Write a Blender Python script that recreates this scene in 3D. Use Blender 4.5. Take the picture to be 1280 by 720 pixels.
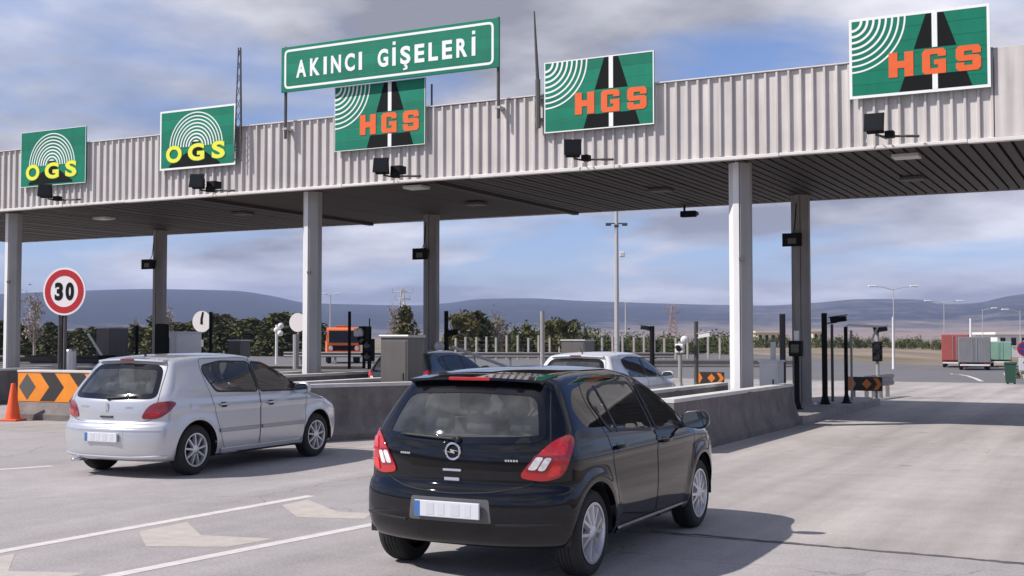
import bpy, bmesh, math, random
import numpy as np
from mathutils import Vector, Matrix
from mathutils.bvhtree import BVHTree
from mathutils.geometry import delaunay_2d_cdt

for _o in list(bpy.data.objects):
    bpy.data.objects.remove(_o, do_unlink=True)
scene = bpy.context.scene
COL = scene.collection
R = math.radians
rng = random.Random(7)
nprng = np.random.RandomState(11)

# ------------------------------------------------------------------ camera
YAW = math.atan(1500 / 2862)                 # camera looks left of the lane direction (+Y)
cam_data = bpy.data.cameras.new('camera')
cam_data.sensor_width = 36.0
cam_data.lens = 1500 / 1280 * 36.0
cam_data.clip_start = 0.1
cam_data.clip_end = 40000
cam = bpy.data.objects.new('camera', cam_data)
cam.location = (0, 0, 1.72)
cam.rotation_euler = (math.pi / 2 + math.atan(62 / 1500), 0, YAW)
COL.objects.link(cam)
scene.camera = cam

# ------------------------------------------------------------------ sky
SUN_FROM = Vector((-0.78, -0.67, 1.0)).normalized()
SUN_EL = math.asin(SUN_FROM.z)
SUN_AZ = math.atan2(SUN_FROM.x, SUN_FROM.y)   # clockwise from +Y
world = bpy.data.worlds.new('World')
scene.world = world
world.use_nodes = True
wn, wl = world.node_tree.nodes, world.node_tree.links
wn.clear()
w_out = wn.new('ShaderNodeOutputWorld')
w_bg = wn.new('ShaderNodeBackground')
w_bg.inputs['Strength'].default_value = 0.095
w_sky = wn.new('ShaderNodeTexSky')
w_sky.sky_type = 'NISHITA'
w_sky.sun_disc = False
w_sky.sun_elevation = SUN_EL
w_sky.sun_rotation = SUN_AZ
w_sky.altitude = 900
w_sky.air_density = 1.0
w_sky.dust_density = 0.3
w_sky.ozone_density = 3.0
w_tc = wn.new('ShaderNodeTexCoord')
w_sep = wn.new('ShaderNodeSeparateXYZ')
wl.new(w_tc.outputs['Generated'], w_sep.inputs[0])
# project the view direction on a flat cloud layer so clouds shrink towards the horizon
w_add = wn.new('ShaderNodeMath'); w_add.operation = 'ADD'; w_add.inputs[1].default_value = 0.16
w_abs = wn.new('ShaderNodeMath'); w_abs.operation = 'ABSOLUTE'
wl.new(w_sep.outputs['Z'], w_abs.inputs[0]); wl.new(w_abs.outputs[0], w_add.inputs[0])
w_dx = wn.new('ShaderNodeMath'); w_dx.operation = 'DIVIDE'
w_dy = wn.new('ShaderNodeMath'); w_dy.operation = 'DIVIDE'
wl.new(w_sep.outputs['X'], w_dx.inputs[0]); wl.new(w_add.outputs[0], w_dx.inputs[1])
wl.new(w_sep.outputs['Y'], w_dy.inputs[0]); wl.new(w_add.outputs[0], w_dy.inputs[1])
w_cmb = wn.new('ShaderNodeCombineXYZ')
wl.new(w_dx.outputs[0], w_cmb.inputs[0]); wl.new(w_dy.outputs[0], w_cmb.inputs[1])
CLOUD_OFF = (-7.85, -6.1, 0.0)
w_map = wn.new('ShaderNodeMapping')
w_map.inputs['Location'].default_value = CLOUD_OFF
w_map.inputs['Rotation'].default_value = (0, 0, R(20))
wl.new(w_cmb.outputs[0], w_map.inputs['Vector'])
w_n1 = wn.new('ShaderNodeTexNoise')
w_n1.inputs['Scale'].default_value = 0.8; w_n1.inputs['Detail'].default_value = 9
w_n1.inputs['Roughness'].default_value = 0.52; w_n1.inputs['Distortion'].default_value = 0.35
wl.new(w_map.outputs[0], w_n1.inputs['Vector'])
w_r1 = wn.new('ShaderNodeValToRGB')
w_r1.color_ramp.elements[0].position = 0.44; w_r1.color_ramp.elements[0].color = (0.04, 0.04, 0.04, 1)
w_r1.color_ramp.elements[1].position = 0.555; w_r1.color_ramp.elements[1].color = (0.97, 0.97, 0.97, 1)
wl.new(w_n1.outputs['Fac'], w_r1.inputs[0])
w_n2 = wn.new('ShaderNodeTexNoise')
w_n2.inputs['Scale'].default_value = 1.2; w_n2.inputs['Detail'].default_value = 7
w_n2.inputs['Roughness'].default_value = 0.55
wl.new(w_map.outputs[0], w_n2.inputs['Vector'])
w_r2 = wn.new('ShaderNodeValToRGB')            # grey undersides to bright tops
w_r2.color_ramp.elements[0].position = 0.38; w_r2.color_ramp.elements[0].color = (2.9, 2.9, 3.25, 1)
w_r2.color_ramp.elements[1].position = 0.66; w_r2.color_ramp.elements[1].color = (9.6, 9.45, 10.0, 1)
wl.new(w_n2.outputs['Fac'], w_r2.inputs[0])
w_blue = wn.new('ShaderNodeMix'); w_blue.data_type = 'RGBA'; w_blue.blend_type = 'MULTIPLY'
w_blue.inputs['Factor'].default_value = 1.0
w_blue.inputs['B'].default_value = (1.0, 1.06, 1.32, 1)
wl.new(w_sky.outputs[0], w_blue.inputs['A'])
w_mix = wn.new('ShaderNodeMix'); w_mix.data_type = 'RGBA'
w_hz = wn.new('ShaderNodeMapRange'); w_hz.interpolation_type = 'SMOOTHSTEP'   # cloud banks close up along the horizon
w_hz.inputs['From Min'].default_value = 0.015; w_hz.inputs['From Max'].default_value = 0.075
w_hz.inputs['To Min'].default_value = 0.92; w_hz.inputs['To Max'].default_value = 0.0
wl.new(w_abs.outputs[0], w_hz.inputs['Value'])
w_max = wn.new('ShaderNodeMath'); w_max.operation = 'MAXIMUM'
wl.new(w_r1.outputs[0], w_max.inputs[0]); wl.new(w_hz.outputs[0], w_max.inputs[1])
wl.new(w_max.outputs[0], w_mix.inputs['Factor'])
wl.new(w_blue.outputs['Result'], w_mix.inputs['A'])
wl.new(w_r2.outputs[0], w_mix.inputs['B'])
wl.new(w_mix.outputs['Result'], w_bg.inputs['Color'])
wl.new(w_bg.outputs[0], w_out.inputs[0])

# ------------------------------------------------------------------ sun
sun_data = bpy.data.lights.new('sun', 'SUN')
sun_data.energy = 5.0
sun_data.angle = R(0.6)
sun_data.color = (1.0, 0.94, 0.87)
sun = bpy.data.objects.new('sun', sun_data)
sun.rotation_euler = (-SUN_FROM).to_track_quat('-Z', 'Y').to_euler()
sun.location = (-20, -20, 40)
COL.objects.link(sun)

# ------------------------------------------------------------------ exposure
vs = scene.view_settings
scene.display_settings.display_device = 'sRGB'
vs.view_transform = 'Standard'
vs.look = 'None'
vs.exposure = 0.18
vs.gamma = 1.0
vs.use_curve_mapping = False
scene.cycles.max_bounces = 8
scene.cycles.transparent_max_bounces = 16
scene.cycles.volume_bounces = 0

# ------------------------------------------------------------------ materials
def new_mat(name):
    m = bpy.data.materials.new(name)
    m.use_nodes = True
    return m, m.node_tree.nodes, m.node_tree.links, m.node_tree.nodes['Principled BSDF']

def pmat(name, col, rough=0.6, metal=0.0, coat=0.0, vary=0.0, scale=3.0, bump=0.0, bscale=60.0, spec=0.5, emit=None, estr=0.0, streak=0.0):
    """Principled material with optional colour variation, vertical streaks and fine relief."""
    m, n, l, b = new_mat(name)
    b.inputs['Base Color'].default_value = (*col, 1)
    b.inputs['Roughness'].default_value = rough
    b.inputs['Metallic'].default_value = metal
    b.inputs['Specular IOR Level'].default_value = spec
    if coat:
        b.inputs['Coat Weight'].default_value = coat
        b.inputs['Coat Roughness'].default_value = 0.025
    if emit:
        b.inputs['Emission Color'].default_value = (*emit, 1)
        b.inputs['Emission Strength'].default_value = estr
    if vary or streak or bump:
        tc = n.new('ShaderNodeTexCoord')
        geo = n.new('ShaderNodeNewGeometry')
    if vary or streak:
        src = None
        if vary:
            nt = n.new('ShaderNodeTexNoise')
            nt.inputs['Scale'].default_value = scale; nt.inputs['Detail'].default_value = 6
            nt.inputs['Roughness'].default_value = 0.62
            l.new(geo.outputs['Position'], nt.inputs['Vector'])
            mr = n.new('ShaderNodeMapRange')
            mr.inputs['From Min'].default_value = 0.25; mr.inputs['From Max'].default_value = 0.75
            mr.inputs['To Min'].default_value = 1 - vary; mr.inputs['To Max'].default_value = 1 + vary
            l.new(nt.outputs['Fac'], mr.inputs['Value'])
            src = mr.outputs[0]
        if streak:
            mp = n.new('ShaderNodeMapping'); mp.inputs['Scale'].default_value = (7, 7, 0.35)
            l.new(geo.outputs['Position'], mp.inputs['Vector'])
            ns = n.new('ShaderNodeTexNoise'); ns.inputs['Scale'].default_value = 1.0; ns.inputs['Detail'].default_value = 5
            l.new(mp.outputs[0], ns.inputs['Vector'])
            ms = n.new('ShaderNodeMapRange')
            ms.inputs['From Min'].default_value = 0.35; ms.inputs['From Max'].default_value = 0.7
            ms.inputs['To Min'].default_value = 1.0; ms.inputs['To Max'].default_value = 1 - streak
            l.new(ns.outputs['Fac'], ms.inputs['Value'])
            if src is None:
                src = ms.outputs[0]
            else:
                mu = n.new('ShaderNodeMath'); mu.operation = 'MULTIPLY'
                l.new(src, mu.inputs[0]); l.new(ms.outputs[0], mu.inputs[1]); src = mu.outputs[0]
        vm = n.new('ShaderNodeVectorMath'); vm.operation = 'SCALE'
        vm.inputs[0].default_value = col
        l.new(src, vm.inputs['Scale'])
        l.new(vm.outputs[0], b.inputs['Base Color'])
    if bump:
        nb = n.new('ShaderNodeTexNoise'); nb.inputs['Scale'].default_value = bscale; nb.inputs['Detail'].default_value = 4
        l.new(geo.outputs['Position'], nb.inputs['Vector'])
        bp = n.new('ShaderNodeBump'); bp.inputs['Strength'].default_value = bump; bp.inputs['Distance'].default_value = 0.01
        l.new(nb.outputs['Fac'], bp.inputs['Height'])
        l.new(bp.outputs[0], b.inputs['Normal'])
    return m

def glass_mat(name, tint=(0.55, 0.6, 0.6), refl=1.0, dust=0.0):
    m, n, l, b = new_mat(name)
    n.remove(b)
    out = n['Material Output']
    tr = n.new('ShaderNodeBsdfTransparent'); tr.inputs[0].default_value = (*tint, 1)
    gl = n.new('ShaderNodeBsdfGlossy'); gl.inputs['Roughness'].default_value = 0.02
    gl.inputs[0].default_value = (refl, refl, refl, 1)
    fr = n.new('ShaderNodeFresnel'); fr.inputs[0].default_value = 1.52
    mx = n.new('ShaderNodeMixShader')
    src = tr
    if dust:
        df = n.new('ShaderNodeBsdfDiffuse'); df.inputs[0].default_value = (0.42, 0.43, 0.42, 1)
        geo = n.new('ShaderNodeNewGeometry'); nt = n.new('ShaderNodeTexNoise'); nt.inputs['Scale'].default_value = 6; nt.inputs['Detail'].default_value = 4
        l.new(geo.outputs['Position'], nt.inputs['Vector'])
        mr = n.new('ShaderNodeMapRange'); mr.inputs['From Min'].default_value = 0.3; mr.inputs['From Max'].default_value = 0.7
        mr.inputs['To Min'].default_value = dust * 0.5; mr.inputs['To Max'].default_value = dust * 1.5
        l.new(nt.outputs['Fac'], mr.inputs['Value'])
        src = n.new('ShaderNodeMixShader')
        l.new(mr.outputs[0], src.inputs[0]); l.new(tr.outputs[0], src.inputs[1]); l.new(df.outputs[0], src.inputs[2])
    l.new(fr.outputs[0], mx.inputs[0]); l.new(src.outputs[0], mx.inputs[1]); l.new(gl.outputs[0], mx.inputs[2])
    l.new(mx.outputs[0], out.inputs[0])
    return m

# ------------------------------------------------------------------ object helpers
def link(o, parent=None):
    COL.objects.link(o)
    if parent is not None:
        o.parent = parent
    return o

def tag(o, label=None, cat=None, group=None, kind=None):
    if label: o['label'] = label
    if cat: o['category'] = cat
    if group: o['group'] = group
    if kind: o['kind'] = kind
    return o

def empty(name, loc=(0, 0, 0), rz=0.0, label=None, cat=None, group=None):
    o = bpy.data.objects.new(name, None)
    o.empty_display_size = 0.2
    o.location = loc
    o.rotation_euler = (0, 0, rz)
    link(o)
    return tag(o, label, cat, group)

def mesh_obj(name, verts, faces, mat, parent=None, smooth=False, loc=None):
    me = bpy.data.meshes.new(name)
    me.from_pydata([tuple(v) for v in verts], [], [tuple(f) for f in faces])
    me.update()
    if mat is not None:
        me.materials.append(mat)
    if smooth:
        me.polygons.foreach_set('use_smooth', [True] * len(me.polygons))
    o = bpy.data.objects.new(name, me)
    if loc is not None:
        o.location = loc
    return link(o, parent)

class MB:
    """Collects boxes, bars, tubes and prisms into one mesh."""
    def __init__(self):
        self.v = []; self.f = []
    def add(self, vs, fs):
        k = len(self.v)
        self.v += [tuple(p) for p in vs]
        self.f += [tuple(i + k for i in f) for f in fs]
        return self
    def box(self, x0, x1, y0, y1, z0, z1):
        vs = [(x0, y0, z0), (x1, y0, z0), (x1, y1, z0), (x0, y1, z0), (x0, y0, z1), (x1, y0, z1), (x1, y1, z1), (x0, y1, z1)]
        return self.add(vs, [(0, 3, 2, 1), (4, 5, 6, 7), (0, 1, 5, 4), (1, 2, 6, 5), (2, 3, 7, 6), (3, 0, 4, 7)])
    def bbox(self, x0, x1, y0, y1, z0, z1, b=0.02):
        """box with chamfered edges"""
        bm = bmesh.new()
        bmesh.ops.create_cube(bm, size=1.0)
        for v in bm.verts:
            v.co = ((x0 + x1) / 2 + v.co.x * (x1 - x0), (y0 + y1) / 2 + v.co.y * (y1 - y0), (z0 + z1) / 2 + v.co.z * (z1 - z0))
        bmesh.ops.bevel(bm, geom=list(bm.edges), offset=b, segments=2, profile=0.5, affect='EDGES')
        bm.verts.index_update()
        self.add([v.co.copy() for v in bm.verts], [[v.index for v in f.verts] for f in bm.faces])
        bm.free()
        return self
    def tube(self, pts, r, n=8, cap=True):
        pts = [Vector(p) for p in pts]
        rs = r if isinstance(r, (list, tuple)) else [r] * len(pts)
        rings = []
        for i, p in enumerate(pts):
            d = (pts[min(i + 1, len(pts) - 1)] - pts[max(i - 1, 0)]).normalized()
            a = Vector((0, 0, 1)) if abs(d.z) < 0.9 else Vector((1, 0, 0))
            u = d.cross(a).normalized(); w = d.cross(u).normalized()
            rings.append([p + (u * math.cos(2 * math.pi * k / n) + w * math.sin(2 * math.pi * k / n)) * rs[i] for k in range(n)])
        vs = [q for ring in rings for q in ring]
        fs = []
        for i in range(len(pts) - 1):
            for k in range(n):
                a0 = i * n + k; b0 = i * n + (k + 1) % n
                fs.append((a0, b0, b0 + n, a0 + n))
        if cap:
            fs.append(tuple(range(n - 1, -1, -1)))
            fs.append(tuple((len(pts) - 1) * n + k for k in range(n)))
        return self.add(vs, fs)
    def lathe(self, prof, n=24, axis='z', origin=(0, 0, 0)):
        """prof: list of (radius, height)"""
        vs, fs = [], []
        for (r, h) in prof:
            for k in range(n):
                a = 2 * math.pi * k / n
                c, s = r * math.cos(a), r * math.sin(a)
                p = {'z': (c, s, h), 'y': (c, h, s), 'x': (h, c, s)}[axis]
                vs.append((p[0] + origin[0], p[1] + origin[1], p[2] + origin[2]))
        for i in range(len(prof) - 1):
            for k in range(n):
                fs.append((i * n + k, i * n + (k + 1) % n, (i + 1) * n + (k + 1) % n, (i + 1) * n + k))
        return self.add(vs, fs)
    def prism(self, poly, axis, a0, a1):
        """extrude a 2D polygon between a0 and a1 along axis ('x': poly is (y,z); 'y': (x,z); 'z': (x,y))"""
        def p3(q, a):
            return {'x': (a, q[0], q[1]), 'y': (q[0], a, q[1]), 'z': (q[0], q[1], a)}[axis]
        n = len(poly)
        vs = [p3(q, a0) for q in poly] + [p3(q, a1) for q in poly]
        fs = [tuple(range(n - 1, -1, -1)), tuple(range(n, 2 * n))]
        fs += [(k, (k + 1) % n, n + (k + 1) % n, n + k) for k in range(n)]
        return self.add(vs, fs)
    def sphere(self, c, r, n=10, m=6, sc=(1, 1, 1)):
        vs, fs = [], []
        for i in range(m + 1):
            t = math.pi * i / m
            for k in range(n):
                a = 2 * math.pi * k / n
                vs.append((c[0] + r * sc[0] * math.sin(t) * math.cos(a), c[1] + r * sc[1] * math.sin(t) * math.sin(a), c[2] + r * sc[2] * math.cos(t)))
        for i in range(m):
            for k in range(n):
                fs.append((i * n + k, (i + 1) * n + k, (i + 1) * n + (k + 1) % n, i * n + (k + 1) % n))
        return self.add(vs, fs)
    def build(self, name, mat, parent=None, smooth=False, angle=None, loc=None):
        o = mesh_obj(name, self.v, self.f, mat, parent, smooth, loc)
        bm = bmesh.new(); bm.from_mesh(o.data)
        bmesh.ops.recalc_face_normals(bm, faces=list(bm.faces))
        if angle is not None:
            for f in bm.faces: f.smooth = True
            for e in bm.edges:
                if len(e.link_faces) == 2 and e.calc_face_angle(0) > R(angle):
                    e.smooth = False
        bm.to_mesh(o.data); bm.free()
        return o

def copy_tree(o, parent=None, loc=None, rz=None):
    c = o.copy()
    COL.objects.link(c)
    c.parent = parent
    if loc is not None: c.location = loc
    if rz is not None: c.rotation_euler = (0, 0, rz)
    for ch in o.children:
        copy_tree(ch, c)
    return c

def polyfill(outer, holes=()):
    """triangulate a 2D polygon with holes -> (points, tris)"""
    pts = [Vector(p) for p in outer]; edges = []
    def ring(k0, n):
        return [(k0 + i, k0 + (i + 1) % n) for i in range(n)]
    edges += ring(0, len(outer)); rings = [list(outer)] + [list(h) for h in holes]
    for h in holes:
        k0 = len(pts); pts += [Vector(p) for p in h]; edges += ring(k0, len(h))
    r = delaunay_2d_cdt(pts, edges, [], 0, 1e-6)
    tris = []
    for t in r[2]:
        c = sum((r[0][i] for i in t), Vector((0, 0))) / len(t)
        if inside(c, rings[0]) and not any(inside(c, h) for h in rings[1:]):
            tris.append(tuple(t))
    return [tuple(p) for p in r[0]], tris

def inside(p, poly):
    x, y = p[0], p[1]; c = False; n = len(poly); j = n - 1
    for i in range(n):
        xi, yi = poly[i][0], poly[i][1]; xj, yj = poly[j][0], poly[j][1]
        if (yi > y) != (yj > y) and x < (xj - xi) * (y - yi) / (yj - yi + 1e-12) + xi:
            c = not c
        j = i
    return c

def inside_np(X, Y, poly):
    c = np.zeros(X.shape, bool); n = len(poly); j = n - 1
    for i in range(n):
        xi, yi = poly[i]; xj, yj = poly[j]
        cond = ((yi > Y) != (yj > Y)) & (X < (xj - xi) * (Y - yi) / (yj - yi + 1e-12) + xi)
        c ^= cond; j = i
    return c

def pchip(xs, ys):
    xs = np.array(xs, float); ys = np.array(ys, float)
    h = np.diff(xs); d = np.diff(ys) / h
    m = np.zeros(len(xs)); m[0] = d[0]; m[-1] = d[-1]
    for i in range(1, len(xs) - 1):
        if d[i - 1] * d[i] > 0:
            w1 = 2 * h[i] + h[i - 1]; w2 = h[i] + 2 * h[i - 1]
            m[i] = (w1 + w2) / (w1 / d[i - 1] + w2 / d[i])
    def f(x):
        x = np.clip(x, xs[0], xs[-1])
        i = np.clip(np.searchsorted(xs, x) - 1, 0, len(xs) - 2)
        t = (x - xs[i]) / h[i]
        return ((1 + 2 * t) * (1 - t) ** 2 * ys[i] + t * (1 - t) ** 2 * h[i] * m[i] + t * t * (3 - 2 * t) * ys[i + 1] + t * t * (t - 1) * h[i] * m[i + 1])
    return f

def rnd(poly, r, n=4):
    """round the corners of a polygon"""
    out = []; m = len(poly)
    P = [np.array(p, float) for p in poly]
    for i in range(m):
        a, b, c = P[i - 1], P[i], P[(i + 1) % m]
        la, lc = np.linalg.norm(a - b), np.linalg.norm(c - b)
        p0 = b + (a - b) / la * min(r, la * 0.45); p1 = b + (c - b) / lc * min(r, lc * 0.45)
        for k in range(n + 1):
            t = k / n
            out.append(tuple(p0 * (1 - t) ** 2 + b * 2 * t * (1 - t) + p1 * t * t))
    return out

def inset(poly, d):
    P = np.array(poly, float); n = len(P)
    area = 0.5 * np.sum(P[:, 0] * np.roll(P[:, 1], -1) - np.roll(P[:, 0], -1) * P[:, 1])
    s = 1 if area > 0 else -1
    T = np.roll(P, -1, 0) - np.roll(P, 1, 0)
    T /= np.linalg.norm(T, axis=1)[:, None] + 1e-9
    N = np.stack([-T[:, 1], T[:, 0]], 1) * s
    return [tuple(q) for q in P + N * d]

# ================================================================== setting
def attach(o, root):
    o.parent = root
    o.matrix_parent_inverse = root.matrix_basis.inverted()
    return o
def wb(mb, name, mat, root, **k):
    """build from world coordinates and attach to its thing"""
    o = mb.build(name, mat, None, **k)
    return attach(o, root)
def at_row(lat, dist):
    """ground position in the frame of the hedgerow behind the plaza (turned against the lanes)"""
    c, s = math.cos(YAW), math.sin(YAW)
    return (-s * dist + c * lat, c * dist + s * lat)
def sstep(a, b, t):
    t = np.clip((np.asarray(t, float) - a) / (b - a), 0, 1)
    return t * t * (3 - 2 * t)
def ground_z(x, y):
    """the road beyond the plaza drops about a metre"""
    return -1.0 * sstep(50, 104, y) * sstep(-38, -20, x)

def asphalt_mat(name, col, dark=0.12, speck=0.10, tracks=0.0):
    m, n, l, b = new_mat(name)
    geo = n.new('ShaderNodeNewGeometry')
    b.inputs['Roughness'].default_value = 0.88
    b.inputs['Specular IOR Level'].default_value = 0.3
    def noise(scale, detail, rough, vec=None, dist=0.0):
        t = n.new('ShaderNodeTexNoise'); t.inputs['Scale'].default_value = scale; t.inputs['Detail'].default_value = detail
        t.inputs['Roughness'].default_value = rough; t.inputs['Distortion'].default_value = dist
        l.new(vec if vec is not None else geo.outputs['Position'], t.inputs['Vector']); return t.outputs['Fac']
    def rng_(v, a, b_, c, d):
        mr = n.new('ShaderNodeMapRange'); mr.inputs['From Min'].default_value = a; mr.inputs['From Max'].default_value = b_
        mr.inputs['To Min'].default_value = c; mr.inputs['To Max'].default_value = d; l.new(v, mr.inputs['Value']); return mr.outputs[0]
    def mul(a, c):
        t = n.new('ShaderNodeMath'); t.operation = 'MULTIPLY'; l.new(a, t.inputs[0]); l.new(c, t.inputs[1]); return t.outputs[0]
    big = rng_(noise(0.35, 6, 0.6, dist=0.4), 0.3, 0.7, 1 - dark, 1 + dark * 0.7)
    mid = rng_(noise(3.0, 5, 0.65), 0.3, 0.7, 1 - dark * 0.5, 1 + dark * 0.5)
    fine = rng_(noise(34, 4, 0.75), 0.25, 0.75, 1 - speck, 1 + speck)
    v = mul(mul(big, mid), fine)
    grain = rng_(noise(110, 2, 0.6), 0.3, 0.7, 1 - speck * 0.8, 1 + speck * 0.8)
    v = mul(v, grain)
    mp = n.new('ShaderNodeMapping'); mp.inputs['Scale'].default_value = (1.1, 0.05, 1)      # wear along the direction of travel
    l.new(geo.outputs['Position'], mp.inputs['Vector'])
    v = mul(v, rng_(noise(1.0, 4, 0.6, mp.outputs[0]), 0.35, 0.7, 1.05, 1 - tracks))
    # sparse dark oil spots and thin cracks
    vo = n.new('ShaderNodeTexVoronoi'); vo.inputs['Scale'].default_value = 0.55; vo.inputs['Randomness'].default_value = 1
    l.new(geo.outputs['Position'], vo.inputs['Vector'])
    v = mul(v, rng_(vo.outputs['Distance'], 0.015, 0.06, 0.62, 1.0))
    wob = n.new('ShaderNodeVectorMath'); wob.operation = 'ADD'
    nw = n.new('ShaderNodeTexNoise'); nw.inputs['Scale'].default_value = 1.3; nw.inputs['Detail'].default_value = 5
    l.new(geo.outputs['Position'], nw.inputs['Vector'])
    l.new(geo.outputs['Position'], wob.inputs[0]); l.new(nw.outputs['Color'], wob.inputs[1])
    vc = n.new('ShaderNodeTexVoronoi'); vc.feature = 'DISTANCE_TO_EDGE'; vc.inputs['Scale'].default_value = 0.17
    l.new(wob.outputs[0], vc.inputs['Vector'])
    crack = rng_(vc.outputs['Distance'], 0.0008, 0.0022, 0.72, 1.0)
    v = mul(v, crack)
    sc = n.new('ShaderNodeVectorMath'); sc.operation = 'SCALE'; sc.inputs[0].default_value = col
    l.new(v, sc.inputs['Scale']); l.new(sc.outputs[0], b.inputs['Base Color'])
    bp = n.new('ShaderNodeBump'); bp.inputs['Strength'].default_value = 0.35; bp.inputs['Distance'].default_value = 0.006
    l.new(noise(180, 3, 0.6), bp.inputs['Height']); l.new(bp.outputs[0], b.inputs['Normal'])
    return m

M_ASPH = asphalt_mat('old_asphalt', (0.365, 0.340, 0.338), 0.14, 0.26, 0.18)
M_CONC_ROAD = asphalt_mat('road_concrete', (0.41, 0.377, 0.358), 0.14, 0.18, 0.30)
M_FARROAD = asphalt_mat('dark_asphalt', (0.15, 0.145, 0.15), 0.10, 0.10, 0.05)
M_CONC = pmat('island_concrete', (0.175, 0.155, 0.145), 0.9, vary=0.42, scale=2.2, bump=0.6, bscale=30, streak=0.16)
M_CONC_TOP = pmat('limewashed_concrete', (0.58, 0.56, 0.54), 0.85, vary=0.15, scale=3, bump=0.3, bscale=50)
M_SEAL = pmat('joint_sealant', (0.10, 0.095, 0.095), 0.9, vary=0.3, scale=4)
M_LINE = pmat('worn_white_paint', (0.60, 0.56, 0.545), 0.8, vary=0.16, scale=7, bump=0.2, bscale=120)
M_CREAM = pmat('worn_cream_paint', (0.45, 0.41, 0.37), 0.8, vary=0.14, scale=6, bump=0.2, bscale=120)

# ---- ground: one sheet out to the foot of the hills
def ground_sheet():
    rs = [0, 12, 25, 40, 55, 70, 85, 100, 115, 130, 150, 180, 230, 300, 420, 600, 900, 1300, 1900]
    na = 96; vs = [(0, 0, -0.06)]; fs = []
    for r in rs[1:]:
        for k in range(na):
            a = 2 * math.pi * k / na; x, y = r * math.sin(a), r * math.cos(a)
            vs.append((x, y, float(ground_z(x, y)) - 0.06))
    for k in range(na): fs.append((0, 1 + (k + 1) % na, 1 + k))
    for i in range(len(rs) - 2):
        for k in range(na):
            a0 = 1 + i * na + k; b0 = 1 + i * na + (k + 1) % na
            fs.append((a0, b0, b0 + na, a0 + na))
    m, n, l, b = new_mat('dry_grassland')
    geo = n.new('ShaderNodeNewGeometry'); t = n.new('ShaderNodeTexNoise'); t.inputs['Scale'].default_value = 0.05; t.inputs['Detail'].default_value = 8
    l.new(geo.outputs['Position'], t.inputs['Vector'])
    cr = n.new('ShaderNodeValToRGB'); e = cr.color_ramp.elements
    e[0].position = 0.35; e[0].color = (0.13, 0.11, 0.065, 1); e[1].position = 0.62; e[1].color = (0.27, 0.205, 0.15, 1)
    l.new(t.outputs['Fac'], cr.inputs[0]); l.new(cr.outputs[0], b.inputs['Base Color']); b.inputs['Roughness'].default_value = 0.95
    o = mesh_obj('ground', vs, fs, m); tag(o, kind='structure')
    bm = bmesh.new(); bm.from_mesh(o.data); bmesh.ops.recalc_face_normals(bm, faces=list(bm.faces)); bm.to_mesh(o.data); bm.free()
ground_sheet()

# ---- road surfaces
o = MB().add([(-60, -15, 0), (14, -15, 0), (14, 10.0, 0), (-6.3, 10.0, 0), (-6.3, 15.5, 0), (-60, 15.5, 0)], [(0, 1, 2, 3), (0, 3, 4, 5)]).build('toll_plaza_asphalt', M_ASPH); tag(o, kind='structure')
APRON = MB().add([(-6.28, 10.02, 0), (4, 10.02, 0), (4, 49.0, 0), (-6.28, 48.68, 0), (-60, 47.0, 0), (-60, 15.52, 0), (-6.28, 15.52, 0)], [(0, 1, 2, 3), (6, 3, 4, 5)]).build('concrete_road', M_CONC_ROAD); tag(APRON, kind='structure')
MB().add([(-60, 9.9, -0.008), (14, 9.9, -0.008), (14, 15.6, -0.008), (-60, 15.6, -0.008)], [(0, 1, 2, 3)]).build('joint_bed', M_SEAL, APRON)
rj = random.Random(3)
# the broken edge of the concrete in front of the black car, filled with tar
vs, fs = [], []
for k in range(61):
    x = -3.9 + k * 5.2 / 60; c = 10.10 - 0.045 * (x + 3.9) + rj.uniform(-0.025, 0.025); w = 0.02 + rj.random() * 0.022
    vs += [(x, c - w, 0.003), (x, c + w, 0.003)]
for k in range(60): fs.append((2 * k, 2 * k + 2, 2 * k + 3, 2 * k + 1))
MB().add(vs, fs).build('tar_crack', M_SEAL, APRON)

def far_road():
    ys = [47, 49, 52, 56, 60, 66, 72, 78, 84, 90, 96, 102, 108, 114, 120, 126]
    vs, fs = [], []
    for y in ys:
        for x in (-90, -38, -32, -26, -20, -10, 0, 10):
            yy = y + (2.0 * (x + 60) / 64 if y < 49 else 2.0 * (x + 60) / 64 * max(0, 1 - (y - 49) / 30))
            vs.append((x, yy, float(ground_z(x, yy)) - 0.004))
    for i in range(len(ys) - 1):
        for k in range(7):
            a = i * 8 + k; fs.append((a, a + 1, a + 9, a + 8))
    return MB().add(vs, fs).build('far_road', M_FARROAD)
FAR = far_road(); tag(FAR, kind='structure')
vs, fs = [], []
for k, (x, y) in enumerate([(-5.6, 50.5), (-6.3, 54.5), (-7.4, 61), (-8.9, 70), (-10.9, 82), (-12.0, 90)]):
    z = float(ground_z(x, y)) + 0.004
    vs += [(x - 0.09, y, z), (x + 0.09, y, z)]
for k in range(5): fs.append((2 * k, 2 * k + 1, 2 * k + 3, 2 * k + 2))
MB().add(vs, fs).build('road_line', M_LINE, FAR)
# pavement with kerb at the right edge of the far road
vs, fs = [], []
for (x, y) in [(-2.3, 44), (-3.0, 48), (-4.2, 54), (-6.2, 66), (-7.6, 80), (-8.4, 100)]:
    z = float(ground_z(x, y))
    vs += [(x, y, z - 0.02), (x, y, z + 0.14), (x + 0.25, y, z + 0.15), (x + 12, y + 2, z + 0.15)]
for i in range(5):
    for k in range(3):
        a = 4 * i + k; fs.append((a, a + 1, a + 5, a + 4))
fs.append((0, 1, 2, 3))
pv = MB().add(vs, fs).build('pavement', pmat('pavement_concrete', (0.42, 0.39, 0.37), 0.9, vary=0.15, scale=2)); tag(pv, kind='structure')

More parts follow.
